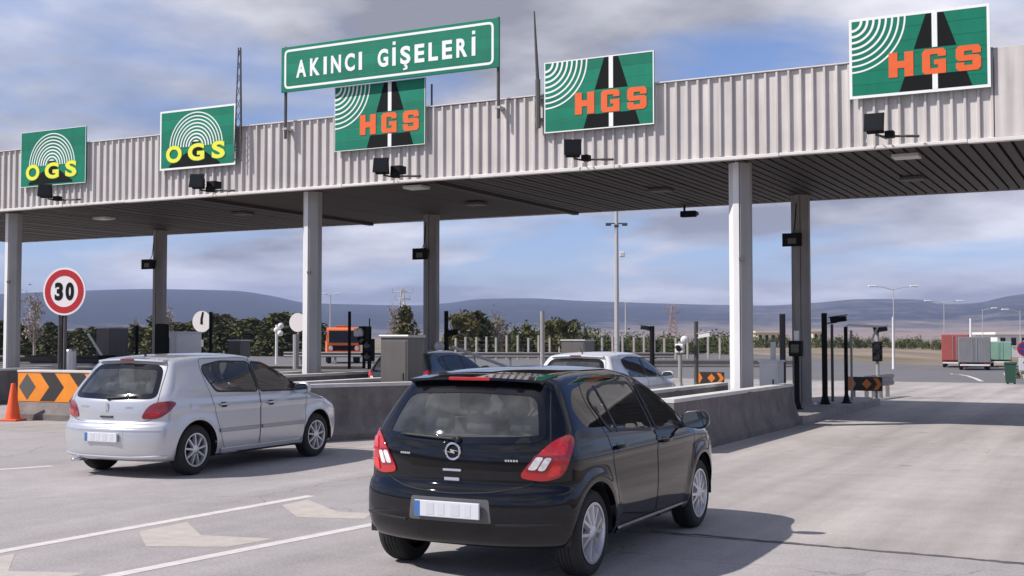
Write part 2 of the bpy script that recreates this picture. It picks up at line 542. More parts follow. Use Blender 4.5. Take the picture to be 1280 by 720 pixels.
# ---- painted markings on the asphalt
def strip(name, pts, w, mat, parent, z=0.004):
    vs, fs = [], []
    for i, p in enumerate(pts):
        a = Vector(pts[max(i - 1, 0)]); b = Vector(pts[min(i + 1, len(pts) - 1)]); d = (b - a).normalized(); nn = Vector((-d.y, d.x)) * w / 2
        vs += [(p[0] - nn.x, p[1] - nn.y, z), (p[0] + nn.x, p[1] + nn.y, z)]
    for i in range(len(pts) - 1): fs.append((2 * i, 2 * i + 1, 2 * i + 3, 2 * i + 2))
    return MB().add(vs, fs).build(name, mat, parent)
PLAZA = bpy.data.objects['toll_plaza_asphalt']
strip('lane_line', [(-8.25, 2.0), (-8.2, 5.0), (-8.13, 8), (-8.03, 10.62)], 0.13, M_LINE, PLAZA, 0.0024)
strip('lane_line', [(-7.1, 2.0), (-6.75, 5.2), (-6.45, 8.0), (-6.30, 9.3), (-6.22, 10.0)], 0.13, M_LINE, PLAZA, 0.0024)
strip('lane_line', [(-13.9, 9.0), (-13.22, 10.84), (-12.96, 11.45)], 0.13, M_LINE, PLAZA, 0.0024)
strip('lane_line', [(-2.0, -3.0), (-1.6, 4.0)], 0.13, M_LINE, PLAZA, 0.0024)
for poly in ([(-7.93, 7.98), (-7.91, 8.57), (-7.29, 8.07), (-6.60, 8.22), (-6.69, 7.72), (-7.3, 7.43)],
             [(-7.85, 9.89), (-7.87, 10.35), (-7.08, 9.78), (-6.71, 9.85), (-6.56, 9.50), (-7.2, 9.30)],
             [(-8.00, 6.20), (-7.98, 6.70), (-7.43, 6.18), (-6.86, 6.40), (-6.90, 6.0), (-7.45, 5.75)],
             [(-8.05, 4.40), (-8.03, 4.90), (-7.5, 4.40), (-7.0, 4.60), (-7.05, 4.2), (-7.55, 3.95)]):
    pts, tris = polyfill(poly)
    MB().add([(p[0], p[1], 0.0016) for p in pts], tris).build('chevron_marking', M_CREAM, PLAZA)

# ---- hills
def hills():
    px = [-700, -400, -150, 0, 100, 200, 290, 340, 380, 440, 520, 560, 600, 660, 720, 800, 900, 960, 1020, 1080, 1150, 1180, 1220, 1262, 1300, 1400, 1600, 1900]
    py = [372, 382, 378, 371, 366, 363, 364, 370, 378, 380, 381, 378, 373, 372, 375, 378, 381, 382, 379, 375, 376, 382, 381, 373, 370, 376, 380, 374]
    ridge_view = pchip([math.atan((a - 640) / 1500) for a in px], [(422 - b) / 1500 for b in py])
    def ridge(az):
        return ridge_view(az) if -0.72 < az < 0.69 else 0.030 + 0.008 * math.sin(3 * az) + 0.005 * math.sin(7 * az + 1)
    na = 720; R0 = [1700, 2100, 2500, 2900, 3300, 3700, 4000, 4300, 4600, 4900, 5200, 5600]
    az = [-math.pi + 2 * math.pi * k / na for k in range(na)]
    def fbm(x, y):
        v = 0
        for i, (fq, am) in enumerate(((0.0011, 1), (0.0023, 0.6), (0.0047, 0.35), (0.0091, 0.2))):
            v += am * math.sin(x * fq * 1.3 + 2.1 * i + 1.7 * math.sin(y * fq + i)) * math.cos(y * fq * 1.1 - i + 1.3 * math.sin(x * fq * 0.9))
        return v
    vs, fs = [], []
    for r in R0:
        t = (r - 1700) / (4900 - 1700)
        s = float(sstep(0.0, 1.0, t)) if r <= 4900 else 1.0
        for a in az:
            ang = a - YAW
            x, y = r * math.sin(ang), r * math.cos(ang)
            h = ridge(a) * 4900
            lo = 0.30 + 0.10 * math.sin(5 * a + 2)
            prof = s ** 1.7
            z = h * prof * (1 - 0.0 * lo) + (fbm(x, y) * 15 * prof if r < 4900 else 0)
            z = min(z, h * r / 4900 * 0.985 if r < 4900 else h)
            if r > 4900: z = h * (0.75 if r < 5400 else 0.3)
            vs.append((x, y, max(z, 0) - 0.8))
    for i in range(len(R0) - 1):
        for k in range(na):
            a0 = i * na + k; b0 = i * na + (k + 1) % na
            fs.append((a0, b0, b0 + na, a0 + na))
    m, n, l, b = new_mat('hill_slopes')
    geo = n.new('ShaderNodeNewGeometry'); t = n.new('ShaderNodeTexNoise'); t.inputs['Scale'].default_value = 0.008; t.inputs['Detail'].default_value = 11; t.inputs['Roughness'].default_value = 0.72
    l.new(geo.outputs['Position'], t.inputs['Vector'])
    sp = n.new('ShaderNodeSeparateXYZ'); l.new(geo.outputs['Position'], sp.inputs[0])
    hz = n.new('ShaderNodeMapRange'); hz.inputs['From Min'].default_value = 8; hz.inputs['From Max'].default_value = 55; hz.inputs['To Min'].default_value = 0.22; hz.inputs['To Max'].default_value = -0.10
    l.new(sp.outputs['Z'], hz.inputs['Value'])
    ad = n.new('ShaderNodeMath'); ad.operation = 'ADD'; l.new(t.outputs['Fac'], ad.inputs[0]); l.new(hz.outputs[0], ad.inputs[1])
    cr = n.new('ShaderNodeValToRGB'); e = cr.color_ramp.elements
    e[0].position = 0.40; e[0].color = (0.012, 0.015, 0.019, 1); e[1].position = 0.74; e[1].color = (0.30, 0.21, 0.16, 1)
    k = cr.color_ramp.elements.new(0.58); k.color = (0.15, 0.125, 0.105, 1)
    fx = n.new('ShaderNodeVectorMath'); fx.operation = 'DOT_PRODUCT'; fx.inputs[1].default_value = (math.cos(YAW), math.sin(YAW), 0); l.new(geo.outputs['Position'], fx.inputs[0])
    fm = n.new('ShaderNodeMapRange'); fm.inputs['From Min'].default_value = -400; fm.inputs['From Max'].default_value = 900; fm.inputs['To Min'].default_value = -0.16; fm.inputs['To Max'].default_value = 0.04
    l.new(fx.outputs['Value'], fm.inputs['Value'])
    ad2 = n.new('ShaderNodeMath'); ad2.operation = 'ADD'; l.new(ad.outputs[0], ad2.inputs[0]); l.new(fm.outputs[0], ad2.inputs[1])
    l.new(ad2.outputs[0], cr.inputs[0]); l.new(cr.outputs[0], b.inputs['Base Color']); b.inputs['Roughness'].default_value = 1.0; b.inputs['Specular IOR Level'].default_value = 0.05
    o = mesh_obj('hills', vs, fs, m, smooth=True); tag(o, kind='structure')
    bm = bmesh.new(); bm.from_mesh(o.data); bmesh.ops.recalc_face_normals(bm, faces=list(bm.faces)); bm.to_mesh(o.data); bm.free()
hills()

# ---- haze: the air between here and the hills
hz = MB(); hz.box(-6200, 6200, -6200, 6200, -3, 330)
m = bpy.data.materials.new('haze_air'); m.use_nodes = True
n, l = m.node_tree.nodes, m.node_tree.links
n.remove(n['Principled BSDF'])
pv_ = n.new('ShaderNodeVolumePrincipled')
pv_.inputs['Color'].default_value = (0.55, 0.66, 1.0, 1)
pv_.inputs['Density'].default_value = 0.00015
pv_.inputs['Anisotropy'].default_value = 0.0
l.new(pv_.outputs[0], n['Material Output'].inputs['Volume'])
HAZE = hz.build('haze', m); tag(HAZE, 'thin blue haze in the air over the plain', 'haze', kind='stuff')
# ================================================================== toll canopy
M_CLAD = pmat('canopy_cladding', (0.62, 0.585, 0.565), 0.5, 0.0, vary=0.10, scale=1.2, streak=0.28, spec=0.35)
M_TRIM = pmat('canopy_trim', (0.68, 0.65, 0.63), 0.5, vary=0.08, scale=2)
M_DECK = pmat('roof_deck', (0.10, 0.095, 0.09), 0.9)
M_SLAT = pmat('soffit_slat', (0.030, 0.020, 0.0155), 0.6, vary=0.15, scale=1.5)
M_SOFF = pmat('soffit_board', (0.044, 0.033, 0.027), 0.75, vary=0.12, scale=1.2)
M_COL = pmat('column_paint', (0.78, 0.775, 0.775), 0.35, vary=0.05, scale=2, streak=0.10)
M_PIL = pmat('shaded_pilaster_paint', (0.36, 0.355, 0.35), 0.5, vary=0.08, scale=2, streak=0.15)  # darker grey puts the shade on the columns' angled right flank into the colour
M_COLR = pmat('shaded_column_paint', (0.30, 0.28, 0.265), 0.6, vary=0.12, scale=2, streak=0.2)  # column paint darkened on the rear row, canopy shade painted into the colour
M_STEEL = pmat('galvanised_steel', (0.42, 0.42, 0.43), 0.45, 0.6, vary=0.1, scale=6)
M_DARK = pmat('dark_equipment', (0.010, 0.010, 0.010), 0.75, spec=0.15)
M_DKGREY = pmat('dark_grey_paint', (0.075, 0.07, 0.068), 0.55)
M_GREYBOX = pmat('grey_cabinet_paint', (0.115, 0.107, 0.10), 0.55, vary=0.08, scale=3, streak=0.12)
M_WHITE = pmat('white_paint', (0.74, 0.73, 0.72), 0.5, vary=0.05, scale=4)
M_LAMPGLASS = pmat('lamp_diffuser', (0.55, 0.54, 0.52), 0.3)

def vary_by_object(m, lo, hi):
    """small differences in tone from sheet to sheet"""
    t = m.node_tree; b = t.nodes['Principled BSDF']; s = b.inputs['Base Color'].links[0].from_socket
    oi = t.nodes.new('ShaderNodeObjectInfo'); mr = t.nodes.new('ShaderNodeMapRange'); mr.inputs['To Min'].default_value = lo; mr.inputs['To Max'].default_value = hi
    t.links.new(oi.outputs['Random'], mr.inputs['Value']); sc = t.nodes.new('ShaderNodeVectorMath'); sc.operation = 'SCALE'
    t.links.new(s, sc.inputs[0]); t.links.new(mr.outputs[0], sc.inputs['Scale']); t.links.new(sc.outputs[0], b.inputs['Base Color'])
vary_by_object(M_CLAD, 0.93, 1.05); vary_by_object(M_SLAT, 0.75, 1.25)
CY0, CY1, CZ0, CZ1 = 22.0, 29.6, 5.10, 6.68
can = empty('toll_canopy', (-16.0, 25.5, 0.0), 0, 'long toll plaza canopy with ribbed pale cladding and dark slatted soffit', 'canopy')
# ribbed cladding sheets
PITCH = 0.22
vs, fs = [], []
prof = [(0.0, 0.0), (0.150, 0.0), (0.166, -0.052), (0.204, -0.052), (0.2195, 0.0)]
zz = [CZ0 + 0.055, CZ1]
for z in zz:
    for (x, y) in prof: vs.append((x, y, z))
    for (x, y) in prof: vs.append((x, y + 0.004, z))
n_ = len(prof)
for k in range(n_ - 1):
    fs.append((k, k + 1, 2 * n_ + k + 1, 2 * n_ + k)); fs.append((n_ + k + 1, n_ + k, 3 * n_ + k, 3 * n_ + k + 1))
    fs.append((2 * n_ + k, 2 * n_ + k + 1, 3 * n_ + k + 1, 3 * n_ + k)); fs.append((k + 1, k, n_ + k, n_ + k + 1))
first = None
X0 = -35.6; NR = int((-1.95 - X0) / PITCH)
rc = random.Random(5)
for k in range(NR):
    if first is None:
        o = mesh_obj('cladding_sheet', vs, fs, M_CLAD); first = o
    else:
        o = first.copy(); COL.objects.link(o)
    o.location = (X0 + k * PITCH, CY0 + rc.uniform(-0.004, 0.004), rc.uniform(-0.008, 0.008))
    attach(o, can)
XE = X0 + NR * PITCH
# plain end panels to the right of the ribs
for k in range(2):
    wb(MB().bbox(XE + 0.006 + k * 1.6, XE + 1.6 + k * 1.6, CY0 - 0.05, CY0 - 0.005, CZ0 + 0.055, CZ1 + 0.02, 0.006), 'end_panel', M_CLAD, can)
XR = XE + 3.2
# backing, roof, rear fascia
wb(MB().box(X0, XR, CY0 + 0.05, CY1 - 0.05, CZ0 + 0.16, CZ1 - 0.12), 'roof_deck', M_DECK, can)
wb(MB().box(X0, XR, CY1 - 0.04, CY1, CZ0 - 0.01, CZ1 - 0.05), 'rear_fascia', M_CLAD, can)
x = X0
while x < XE - 0.1:
    L = min(4.4, XE - x)
    wb(MB().box(x + 0.003, x + L - 0.003, CY0 - 0.066, CY0 + 0.10, CZ1 + 0.012 + rc.uniform(-0.004, 0.004), CZ1 + 0.032), 'top_flashing', M_TRIM, can)
    x += L
# bottom flashing in lengths
x = X0; kx = 0
while x < XR - 0.1:
    L = min(3.3, XR - x)
    wb(MB().bbox(x + 0.004, x + L - 0.004, CY0 - 0.075, CY0 + 0.06, CZ0 - 0.01 + rc.uniform(-0.012, 0.006), CZ0 + 0.05, 0.008), 'bottom_flashing', M_TRIM, can)
    x += L; kx += 1
# soffit: slats, with a boarded bay between
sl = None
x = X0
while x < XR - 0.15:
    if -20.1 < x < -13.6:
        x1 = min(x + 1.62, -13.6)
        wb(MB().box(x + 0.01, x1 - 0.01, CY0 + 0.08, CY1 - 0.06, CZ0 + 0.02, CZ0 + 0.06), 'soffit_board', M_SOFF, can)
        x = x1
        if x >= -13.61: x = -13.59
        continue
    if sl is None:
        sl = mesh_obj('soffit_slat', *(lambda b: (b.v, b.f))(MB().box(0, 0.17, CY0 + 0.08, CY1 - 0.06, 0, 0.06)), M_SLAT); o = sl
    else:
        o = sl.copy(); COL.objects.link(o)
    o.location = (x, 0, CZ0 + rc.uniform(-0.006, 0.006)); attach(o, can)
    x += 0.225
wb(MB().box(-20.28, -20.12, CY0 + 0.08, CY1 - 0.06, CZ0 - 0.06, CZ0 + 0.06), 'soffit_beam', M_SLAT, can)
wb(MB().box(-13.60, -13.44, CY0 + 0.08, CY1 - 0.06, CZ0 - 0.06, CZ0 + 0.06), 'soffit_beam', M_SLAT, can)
# columns
def column(x, y, mat):
    root = None
    c = MB(); c.prism([(x - 0.22, y - 0.03), (x - 0.09, y - 0.17), (x + 0.02, y - 0.17), (x + 0.02, y + 0.15), (x - 0.22, y + 0.15)], 'z', 0.13, CZ0 + 0.03)
    o = wb(c, 'column', mat, can)
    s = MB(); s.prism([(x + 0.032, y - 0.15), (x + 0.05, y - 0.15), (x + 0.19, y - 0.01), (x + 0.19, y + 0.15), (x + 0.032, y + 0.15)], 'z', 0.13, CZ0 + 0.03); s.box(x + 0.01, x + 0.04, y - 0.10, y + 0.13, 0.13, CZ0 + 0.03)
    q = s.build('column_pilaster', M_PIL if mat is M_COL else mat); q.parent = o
    b = MB(); b.bbox(x - 0.36, x + 0.36, y - 0.3, y + 0.3, 0.13, 0.17, 0.006)
    for sx in (-1, 1):
        for sy in (-1, 1): b.lathe([(0.0, 0.215), (0.022, 0.215), (0.022, 0.165)], 6, 'z', (x + sx * 0.31, y + sy * 0.24, 0))
    q = b.build('base_plate', M_STEEL); q.parent = o
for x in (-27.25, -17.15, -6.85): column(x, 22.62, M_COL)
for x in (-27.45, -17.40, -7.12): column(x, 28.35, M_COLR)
# soffit lights
for k, (x, y, mt) in enumerate(((-3.78, 22.9, M_LAMPGLASS), (-14.25, 22.6, M_LAMPGLASS), (-25.7, 24.4, M_LAMPGLASS), (-9.6, 25.6, M_DKGREY), (-4.2, 26.2, M_DKGREY), (-14.7, 26.1, M_DKGREY), (-21.4, 25.2, M_DKGREY))):
    l_ = MB(); l_.bbox(x - 0.24, x + 0.24, y - 0.20, y + 0.20, CZ0 - 0.07, CZ0 - 0.003, 0.01)
    wb(l_, 'soffit_light', mt, can)
# drain pipe clips on the columns
for x in (-27.25, -17.15, -6.85):
    wb(MB().box(x + 0.02, x + 0.12, 22.62 - 0.19, 22.62 - 0.165, 3.2, 3.26), 'pipe_clip', M_DKGREY, can)

# ---- floodlights on brackets in front of the fascia
FLN = ['first', 'second', 'third', 'fourth', 'fifth']
WHICH = ['black floodlight below the leftmost green sign', 'black floodlight below the second green sign from the left', 'black floodlight below the sign behind the long name board', 'black floodlight below the sign beside the tall mast', 'black floodlight below the rightmost green sign']
for k, (x, z, yaw) in enumerate(((-24.46, 5.40, 0.5), (-19.43, 5.34, 0.35), (-14.29, 5.36, 0.3), (-9.82, 5.41, 0.45), (-4.03, 5.42, 0.0))):
    root = empty('floodlight', (x, 21.3, z), 0, WHICH[k], 'floodlight', 'floodlights along the canopy edge')
    root.scale = (0.85, 0.85, 0.85)
    h = MB()
    h.prism([(-0.17, -0.16), (0.17, -0.16), (0.13, 0.16), (-0.13, 0.16)], 'y', -0.12, 0.10)
    h.box(-0.20, 0.20, -0.15, -0.12, -0.19, 0.19)
    for q in range(5): h.box(-0.12 + q * 0.055, -0.10 + q * 0.055, 0.10, 0.17, -0.12, 0.12)
    hh = h.build('lamp_housing', M_DARK, root); hh.rotation_euler = (R(-14), 0, yaw)
    g = MB(); g.box(-0.17, 0.17, -0.155, -0.150, -0.16, 0.16); gg = g.build('lamp_glass', pmat('floodlight_glass', (0.008, 0.009, 0.010), 0.25, spec=0.3) if k == 0 else bpy.data.materials['floodlight_glass'], root); gg.rotation_euler = hh.rotation_euler
    a = MB(); a.tube([(0, 0.05, -0.20), (0.10, 0.2, -0.22), (0.75, 0.45, -0.22)], 0.025, 6); a.tube([(0.55, 0.38, -0.22), (0.75, 0.63, -0.20)], 0.03, 6); a.tube([(0.05, 0.1, -0.21), (0.10, 0.65, -0.20)], 0.02, 6)
    a.build('bracket', M_DKGREY, root)
    b = MB(); b.bbox(0.16, 0.34, 0.10, 0.30, -0.26, -0.12, 0.015); b.build('ballast_box', M_DARK, root)
    if k in (1, 2): 
        b = MB(); b.bbox(0.1, 0.4, 0.2, 0.5, -0.15, 0.05, 0.02); b.build('junction_box', M_DARK, root)
    cc = MB(); cc.tube([(-0.16, 0.05, 0.1), (-0.22, 0.3, 0.05), (-0.24, 0.62, 0.0)], 0.012, 6); cc.tube([(-0.24, 0.62, 0.0), (-0.3, 0.62, -0.25)], 0.012, 6); cc.build('cable', M_WHITE, root)
WH2 = ['dark floodlight high on the leftmost rear column', 'dark floodlight high on the middle rear column', 'dark floodlight high on the right rear column']
for k, x in enumerate((-27.45, -17.40, -7.12)):
    root = empty('column_floodlight', (x - 0.10, 28.05, 4.0), 0, WH2[k], 'floodlight', 'floodlights on the rear columns')
    h = MB(); h.prism([(-0.15, -0.12), (0.15, -0.12), (0.20, 0.14), (-0.20, 0.14)], 'y', -0.10, 0.06); h.box(-0.04, 0.04, 0.06, 0.14, -0.06, 0.06); h.box(-0.23, 0.23, -0.13, -0.10, -0.14, 0.17)
    h.build('lamp_housing', M_DARK, root)
    g = MB(); g.box(-0.10, 0.10, -0.137, -0.131, -0.08, 0.05); g.build('lamp_glass', M_GREYBOX, root)
    g = MB(); g.tube([(0.0, 0.0, 0.14), (0.0, 0.10, 0.30), (0.05, 0.125, 0.9)], 0.012, 6); g.build('cable', M_DARK, root)
root = empty('hanging_camera', (-10.35, 29.3, 5.05), 0, 'small dark camera hanging under the rear edge of the canopy', 'camera')
b = MB(); b.tube([(0, 0, 0.08), (0, 0, -0.10)], 0.03, 8); b.build('stem', M_DARK, root)
b = MB(); b.bbox(-0.10, 0.32, -0.08, 0.08, -0.24, -0.08, 0.03); b.build('camera_body', M_DARK, root)
b = MB(); b.lathe([(0.05, 0.0), (0.05, 0.05), (0.0, 0.05)], 12, 'x', (0.32, 0, -0.16)); b.build('lens', M_GREYBOX, root)

# ================================================================== signs
M_GREEN = pmat('sign_green', (0.003, 0.190, 0.112), 0.45, vary=0.10, scale=2.2, streak=0.10, spec=0.3)
M_SWHITE = pmat('sign_white', (0.80, 0.82, 0.80), 0.45)
M_SBLACK = pmat('sign_black', (0.009, 0.011, 0.011), 0.8, spec=0.12)
M_ORANGE = pmat('sign_orange', (0.74, 0.115, 0.018), 0.5, vary=0.08, scale=6)
M_YELLOW = pmat('sign_yellow', (0.80, 0.76, 0.05), 0.5)
M_OUTL = pmat('sign_letter_outline', (0.10, 0.42, 0.06), 0.5)
M_SIGNBACK = pmat('sign_back', (0.36, 0.36, 0.36), 0.5, 0.4)

_gn = M_GREEN.node_tree; _b = _gn.nodes['Principled BSDF']
_src = _b.inputs['Base Color'].links[0].from_socket; _oi = _gn.nodes.new('ShaderNodeObjectInfo')
_mr = _gn.nodes.new('ShaderNodeMapRange'); _mr.inputs['To Min'].default_value = 0.84; _mr.inputs['To Max'].default_value = 1.12
_gn.links.new(_oi.outputs['Random'], _mr.inputs['Value'])
_sc = _gn.nodes.new('ShaderNodeVectorMath'); _sc.operation = 'SCALE'
_gn.links.new(_src, _sc.inputs[0]); _gn.links.new(_mr.outputs[0], _sc.inputs['Scale']); _gn.links.new(_sc.outputs[0], _b.inputs['Base Color'])
def planks(W, Hh, d, n, root):
    """sign face made of horizontal extruded planks"""
    for k in range(n):
        MB().bbox(0, W, 0, d, Hh * k / n + 0.0015, Hh * (k + 1) / n - 0.0015, 0.003).build('panel_plank', M_GREEN, root)

def flat(poly, y0, y1, holes=()):
    """plate cut to an outline in the x-z plane, between depths y0 (front) and y1 (back)"""
    pts, tris = polyfill(poly, holes)
    n = len(pts); m = MB()
    vs = [(p[0], y0, p[1]) for p in pts] + [(p[0], y1, p[1]) for p in pts]
    fs = [tuple(t) for t in tris] + [tuple(i + n for i in reversed(t)) for t in tris]
    def near(q):
        return min(range(n), key=lambda i: (pts[i][0] - q[0]) ** 2 + (pts[i][1] - q[1]) ** 2)
    for ring in [poly] + list(holes):
        idx = [near(q) for q in ring]
        for a, b in zip(idx, idx[1:] + idx[:1]):
            if a != b: fs.append((a, b, b + n, a + n))
    return m.add(vs, fs)

def text_plate(txt, x0, x1, z0, z1, y0, y1, bold=0.0):
    cu = bpy.data.curves.new('t', 'FONT'); cu.body = txt; cu.offset = bold; cu.resolution_u = 4
    ob = bpy.data.objects.new('t', cu); COL.objects.link(ob)
    bpy.context.view_layer.update()
    me = bpy.data.meshes.new_from_object(ob.evaluated_get(bpy.context.evaluated_depsgraph_get()))
    co = np.array([v.co[:] for v in me.vertices]); fs = [tuple(p.vertices) for p in me.polygons]
    bm = bmesh.new(); bm.from_mesh(me)
    bmesh.ops.remove_doubles(bm, verts=list(bm.verts), dist=1e-5)
    lo, hi = co.min(0), co.max(0)
    r = bmesh.ops.extrude_face_region(bm, geom=list(bm.faces))
    ext = {g for g in r['geom'] if isinstance(g, bmesh.types.BMVert)}
    bm.verts.index_update()
    out = []
    for v in bm.verts:
        x = x0 + (v.co.x - lo[0]) / (hi[0] - lo[0]) * (x1 - x0); z = z0 + (v.co.y - lo[1]) / (hi[1] - lo[1]) * (z1 - z0)
        out.append((x, y0 if v in ext else y1, z))
    m = MB().add(out, [tuple(v.index for v in f.verts) for f in bm.faces])
    bm.free(); bpy.data.objects.remove(ob, do_unlink=True); bpy.data.curves.remove(cu); bpy.data.meshes.remove(me)
    return m

def arc_poly(cx, cz, r, w, a0, a1, n=20):
    o = [(cx + (r + w / 2) * math.cos(a0 + (a1 - a0) * k / n), cz + (r + w / 2) * math.sin(a0 + (a1 - a0) * k / n)) for k in range(n + 1)]
    i = [(cx + (r - w / 2) * math.cos(a0 + (a1 - a0) * k / n), cz + (r - w / 2) * math.sin(a0 + (a1 - a0) * k / n)) for k in range(n, -1, -1)]
    return o + i

GL = {'H': [(0, 0), (.36, 0), (.36, .36), (.64, .36), (.64, 0), (1, 0), (1, 1), (.64, 1), (.64, .64), (.36, .64), (.36, 1), (0, 1)],
      'G': [(1, .68), (.66, .68), (.66, .78), (.34, .78), (.34, .22), (.66, .22), (.66, .36), (.50, .36), (.50, .56), (1, .56), (1, 0), (.12, 0), (0, .12), (0, .88), (.12, 1), (.88, 1), (1, .88)],
      'S': [(.12, 0), (0, .12), (0, .33), (.34, .33), (.34, .22), (.66, .22), (.66, .39), (.12, .39), (0, .51), (0, .88), (.12, 1), (.88, 1), (1, .88), (1, .67), (.66, .67), (.66, .78), (.34, .78), (.34, .61), (.88, .61), (1, .49), (1, .12), (.88, 0)]}

def frame_ring(W, Hh, w):
    return [(0, 0), (W, 0), (W, Hh), (0, Hh)], [[(w, w), (W - w, w), (W - w, Hh - w), (w, Hh - w)]]

def sign_base(name, x, z, W, Hh, label, border, gy=21.86, tilt=0.0):
    root = empty(name, (x, gy, z), 0, label, 'sign', 'green lane signs on the canopy')
    root.rotation_euler = (tilt, 0, 0)
    planks(W, Hh, 0.035, 6, root)
    if border:
        o, h = frame_ring(W, Hh, border)
        flat(o, -0.004, 0.002, h).build('border', M_SWHITE, root)
    b = MB()
    for xx in (0.35, W - 0.35): b.box(xx - 0.03, xx + 0.03, 0.035, 0.085, -0.0, Hh - 0.1)
    b.build('rear_rail', M_SIGNBACK, root)
    return root

def hgs(x, z, label, border):
    W, Hh = 2.38, 1.45
    r = sign_base('lane_sign', x, z, W, Hh, label, border)
    b = max(border, 0.012)
    for k in range(8):
        rad = 0.17 + k * 0.108
        a0 = -math.pi / 2 + math.asin(0.0); poly = arc_poly(b, Hh - b, rad, 0.046 - 0.0022 * k, -math.pi / 2, 0)
        flat(poly, -0.0045, 0.002).build('wave_arc', M_SWHITE, r)
    def road(f0, f1):
        cx = 0.62 * W
        def half(f): return (0.062 + (0.255 - 0.062) * f) * W
        z1, z0 = Hh - b - (Hh - 2 * b) * f0, Hh - b - (Hh - 2 * b) * f1
        return [(cx - half(f1), z0), (cx + half(f1), z0), (cx + half(f0), z1), (cx - half(f0), z1)], z0, z1
    for f0, f1 in ((0.0, 0.45), (0.80, 1.0)):
        poly, z0, z1 = road(f0, f1)
        flat(poly, -0.0045, 0.002).build('road_shape', M_SBLACK, r)
        flat([(0.60 * W, z0), (0.638 * W, z0), (0.638 * W, z1), (0.60 * W, z1)], -0.0075, -0.001).build('centre_line', M_SWHITE, r)
    for ch, f0, f1 in (('H', 0.29, 0.468), ('G', 0.53, 0.697), ('S', 0.765, 0.937)):
        poly = [(W * (f0 + (f1 - f0) * px), Hh * (0.22 + 0.305 * pz)) for px, pz in GL[ch]]
        flat(poly, -0.010, -0.001).build('letter', M_ORANGE, r)
    return r

def ogs(x, z, label, border):
    W, Hh = 2.37, 1.45
    r = sign_base('lane_sign', x, z, W, Hh, label, border)
    cx, cz = 0.485 * W, 0.36 * Hh
    for k in range(9):
        rad = 0.135 + k * 0.086
        flat(arc_poly(cx, cz, rad, 0.040 - 0.0016 * k, 0.02, math.pi - 0.02, 28), -0.0045, 0.002).build('wave_arc', M_SWHITE, r)
    flat([(0.13 * W, 0.055), (0.80 * W, 0.055), (0.80 * W, 0.10), (0.57 * W, 0.30 * Hh), (0.535 * W, 0.44 * Hh), (0.44 * W, 0.44 * Hh), (0.40 * W, 0.30 * Hh), (0.13 * W, 0.10)], -0.0075, -0.002).build('vehicle_shape', M_SBLACK, r)
    for ch, f0, f1, dz in (('O', 0.09, 0.30, 0.0), ('G', 0.385, 0.60, 0.02), ('S', 0.70, 0.87, 0.04)):
        text_plate(ch, W * f0 - 0.012, W * f1 + 0.012, Hh * (0.115 + dz * 0.3) - 0.012, Hh * (0.40 + dz * 0.3) + 0.012, -0.0105, -0.003, 0.05).build('letter_outline', M_OUTL, r)
        text_plate(ch, W * f0, W * f1, Hh * (0.115 + dz * 0.3), Hh * (0.40 + dz * 0.3), -0.014, -0.004, 0.035).build('letter', M_YELLOW, r)
    return r

ogs(-26.07, 5.66, 'square green OGS sign with white arcs at the left end of the canopy', 0.012)
ogs(-21.18, 5.79, 'square green OGS sign with a pale border, second from the left', 0.045)
hgs(-15.95, 5.88, 'green HGS sign partly hidden by the long name board', 0.012)
hgs(-10.71, 5.88, 'green HGS sign next to the tall thin mast', 0.022)
hgs(-4.58, 6.01, 'large white bordered green HGS sign at the right end of the canopy', 0.05)

# ---- name board
W, Hh = 5.66, 1.04
nb = empty('name_board', (-17.34, 21.70, 7.32), 0, 'long green name board reading AKINCI GİŞELERİ on two posts', 'sign')
planks(W, Hh, 0.05, 5, nb)
outer = rnd([(0.09, 0.07), (W - 0.12, 0.07), (W - 0.12, Hh - 0.07), (0.09, Hh - 0.07)], 0.13, 5)
flat(outer, -0.005, 0.002, [inset(outer, 0.052)]).build('border', M_SWHITE, nb)
msg = 'AKINCI GISELERI'; dots = {8, 14}; ced = {9}
adv = {'A': 0.285, 'K': 0.275, 'I': 0.115, 'N': 0.275, 'C': 0.27, ' ': 0.20, 'G': 0.28, 'S': 0.265, 'E': 0.25, 'L': 0.24, 'R': 0.27}
gapw = 0.075
tot = sum(adv[c] for c in msg) + gapw * (len(msg) - 1); xx = 0.43; sc_ = (W - 0.43 - 0.52) / tot
for i, ch in enumerate(msg):
    w_ = adv[ch] * sc_
    if ch != ' ':
        t = text_plate(ch, xx, xx + w_ * (0.92 if ch != 'I' else 0.72), 0.30, 0.70, -0.008, 0.002, 0.035)
        if i in dots: t.add(*(lambda b: (b.v, b.f))(MB().box(xx + 0.01, xx + w_ * 0.68, -0.008, 0.002, 0.755, 0.83)))
        if i in ced:
            c = xx + w_ * 0.46
            q = flat([(c - 0.03, 0.295), (c + 0.03, 0.295), (c + 0.06, 0.24), (c + 0.05, 0.19), (c - 0.05, 0.175), (c - 0.06, 0.21), (c + 0.0, 0.225), (c + 0.0, 0.255), (c - 0.03, 0.26)], -0.008, 0.002)
            t.add(q.v, q.f)
        t.build('letter', M_SWHITE, nb)
    xx += w_ + gapw * sc_
for px_ in (0.06, W - 0.06):
    MB().tube([(px_, 0.09, -1.05), (px_, 0.09, Hh + 0.03)], 0.035, 8).build('post', M_DKGREY, nb)
    MB().box(px_ - 0.06, px_ + 0.06, 0.05, 0.30, -0.85, -0.80).build('post_clamp', M_STEEL, nb)
MB().box(0.1, W - 0.1, 0.05, 0.085, 0.2, 0.26).build('rear_rail', M_SIGNBACK, nb)
MB().box(0.1, W - 0.1, 0.05, 0.085, 0.76, 0.82).build('rear_rail', M_SIGNBACK, nb)

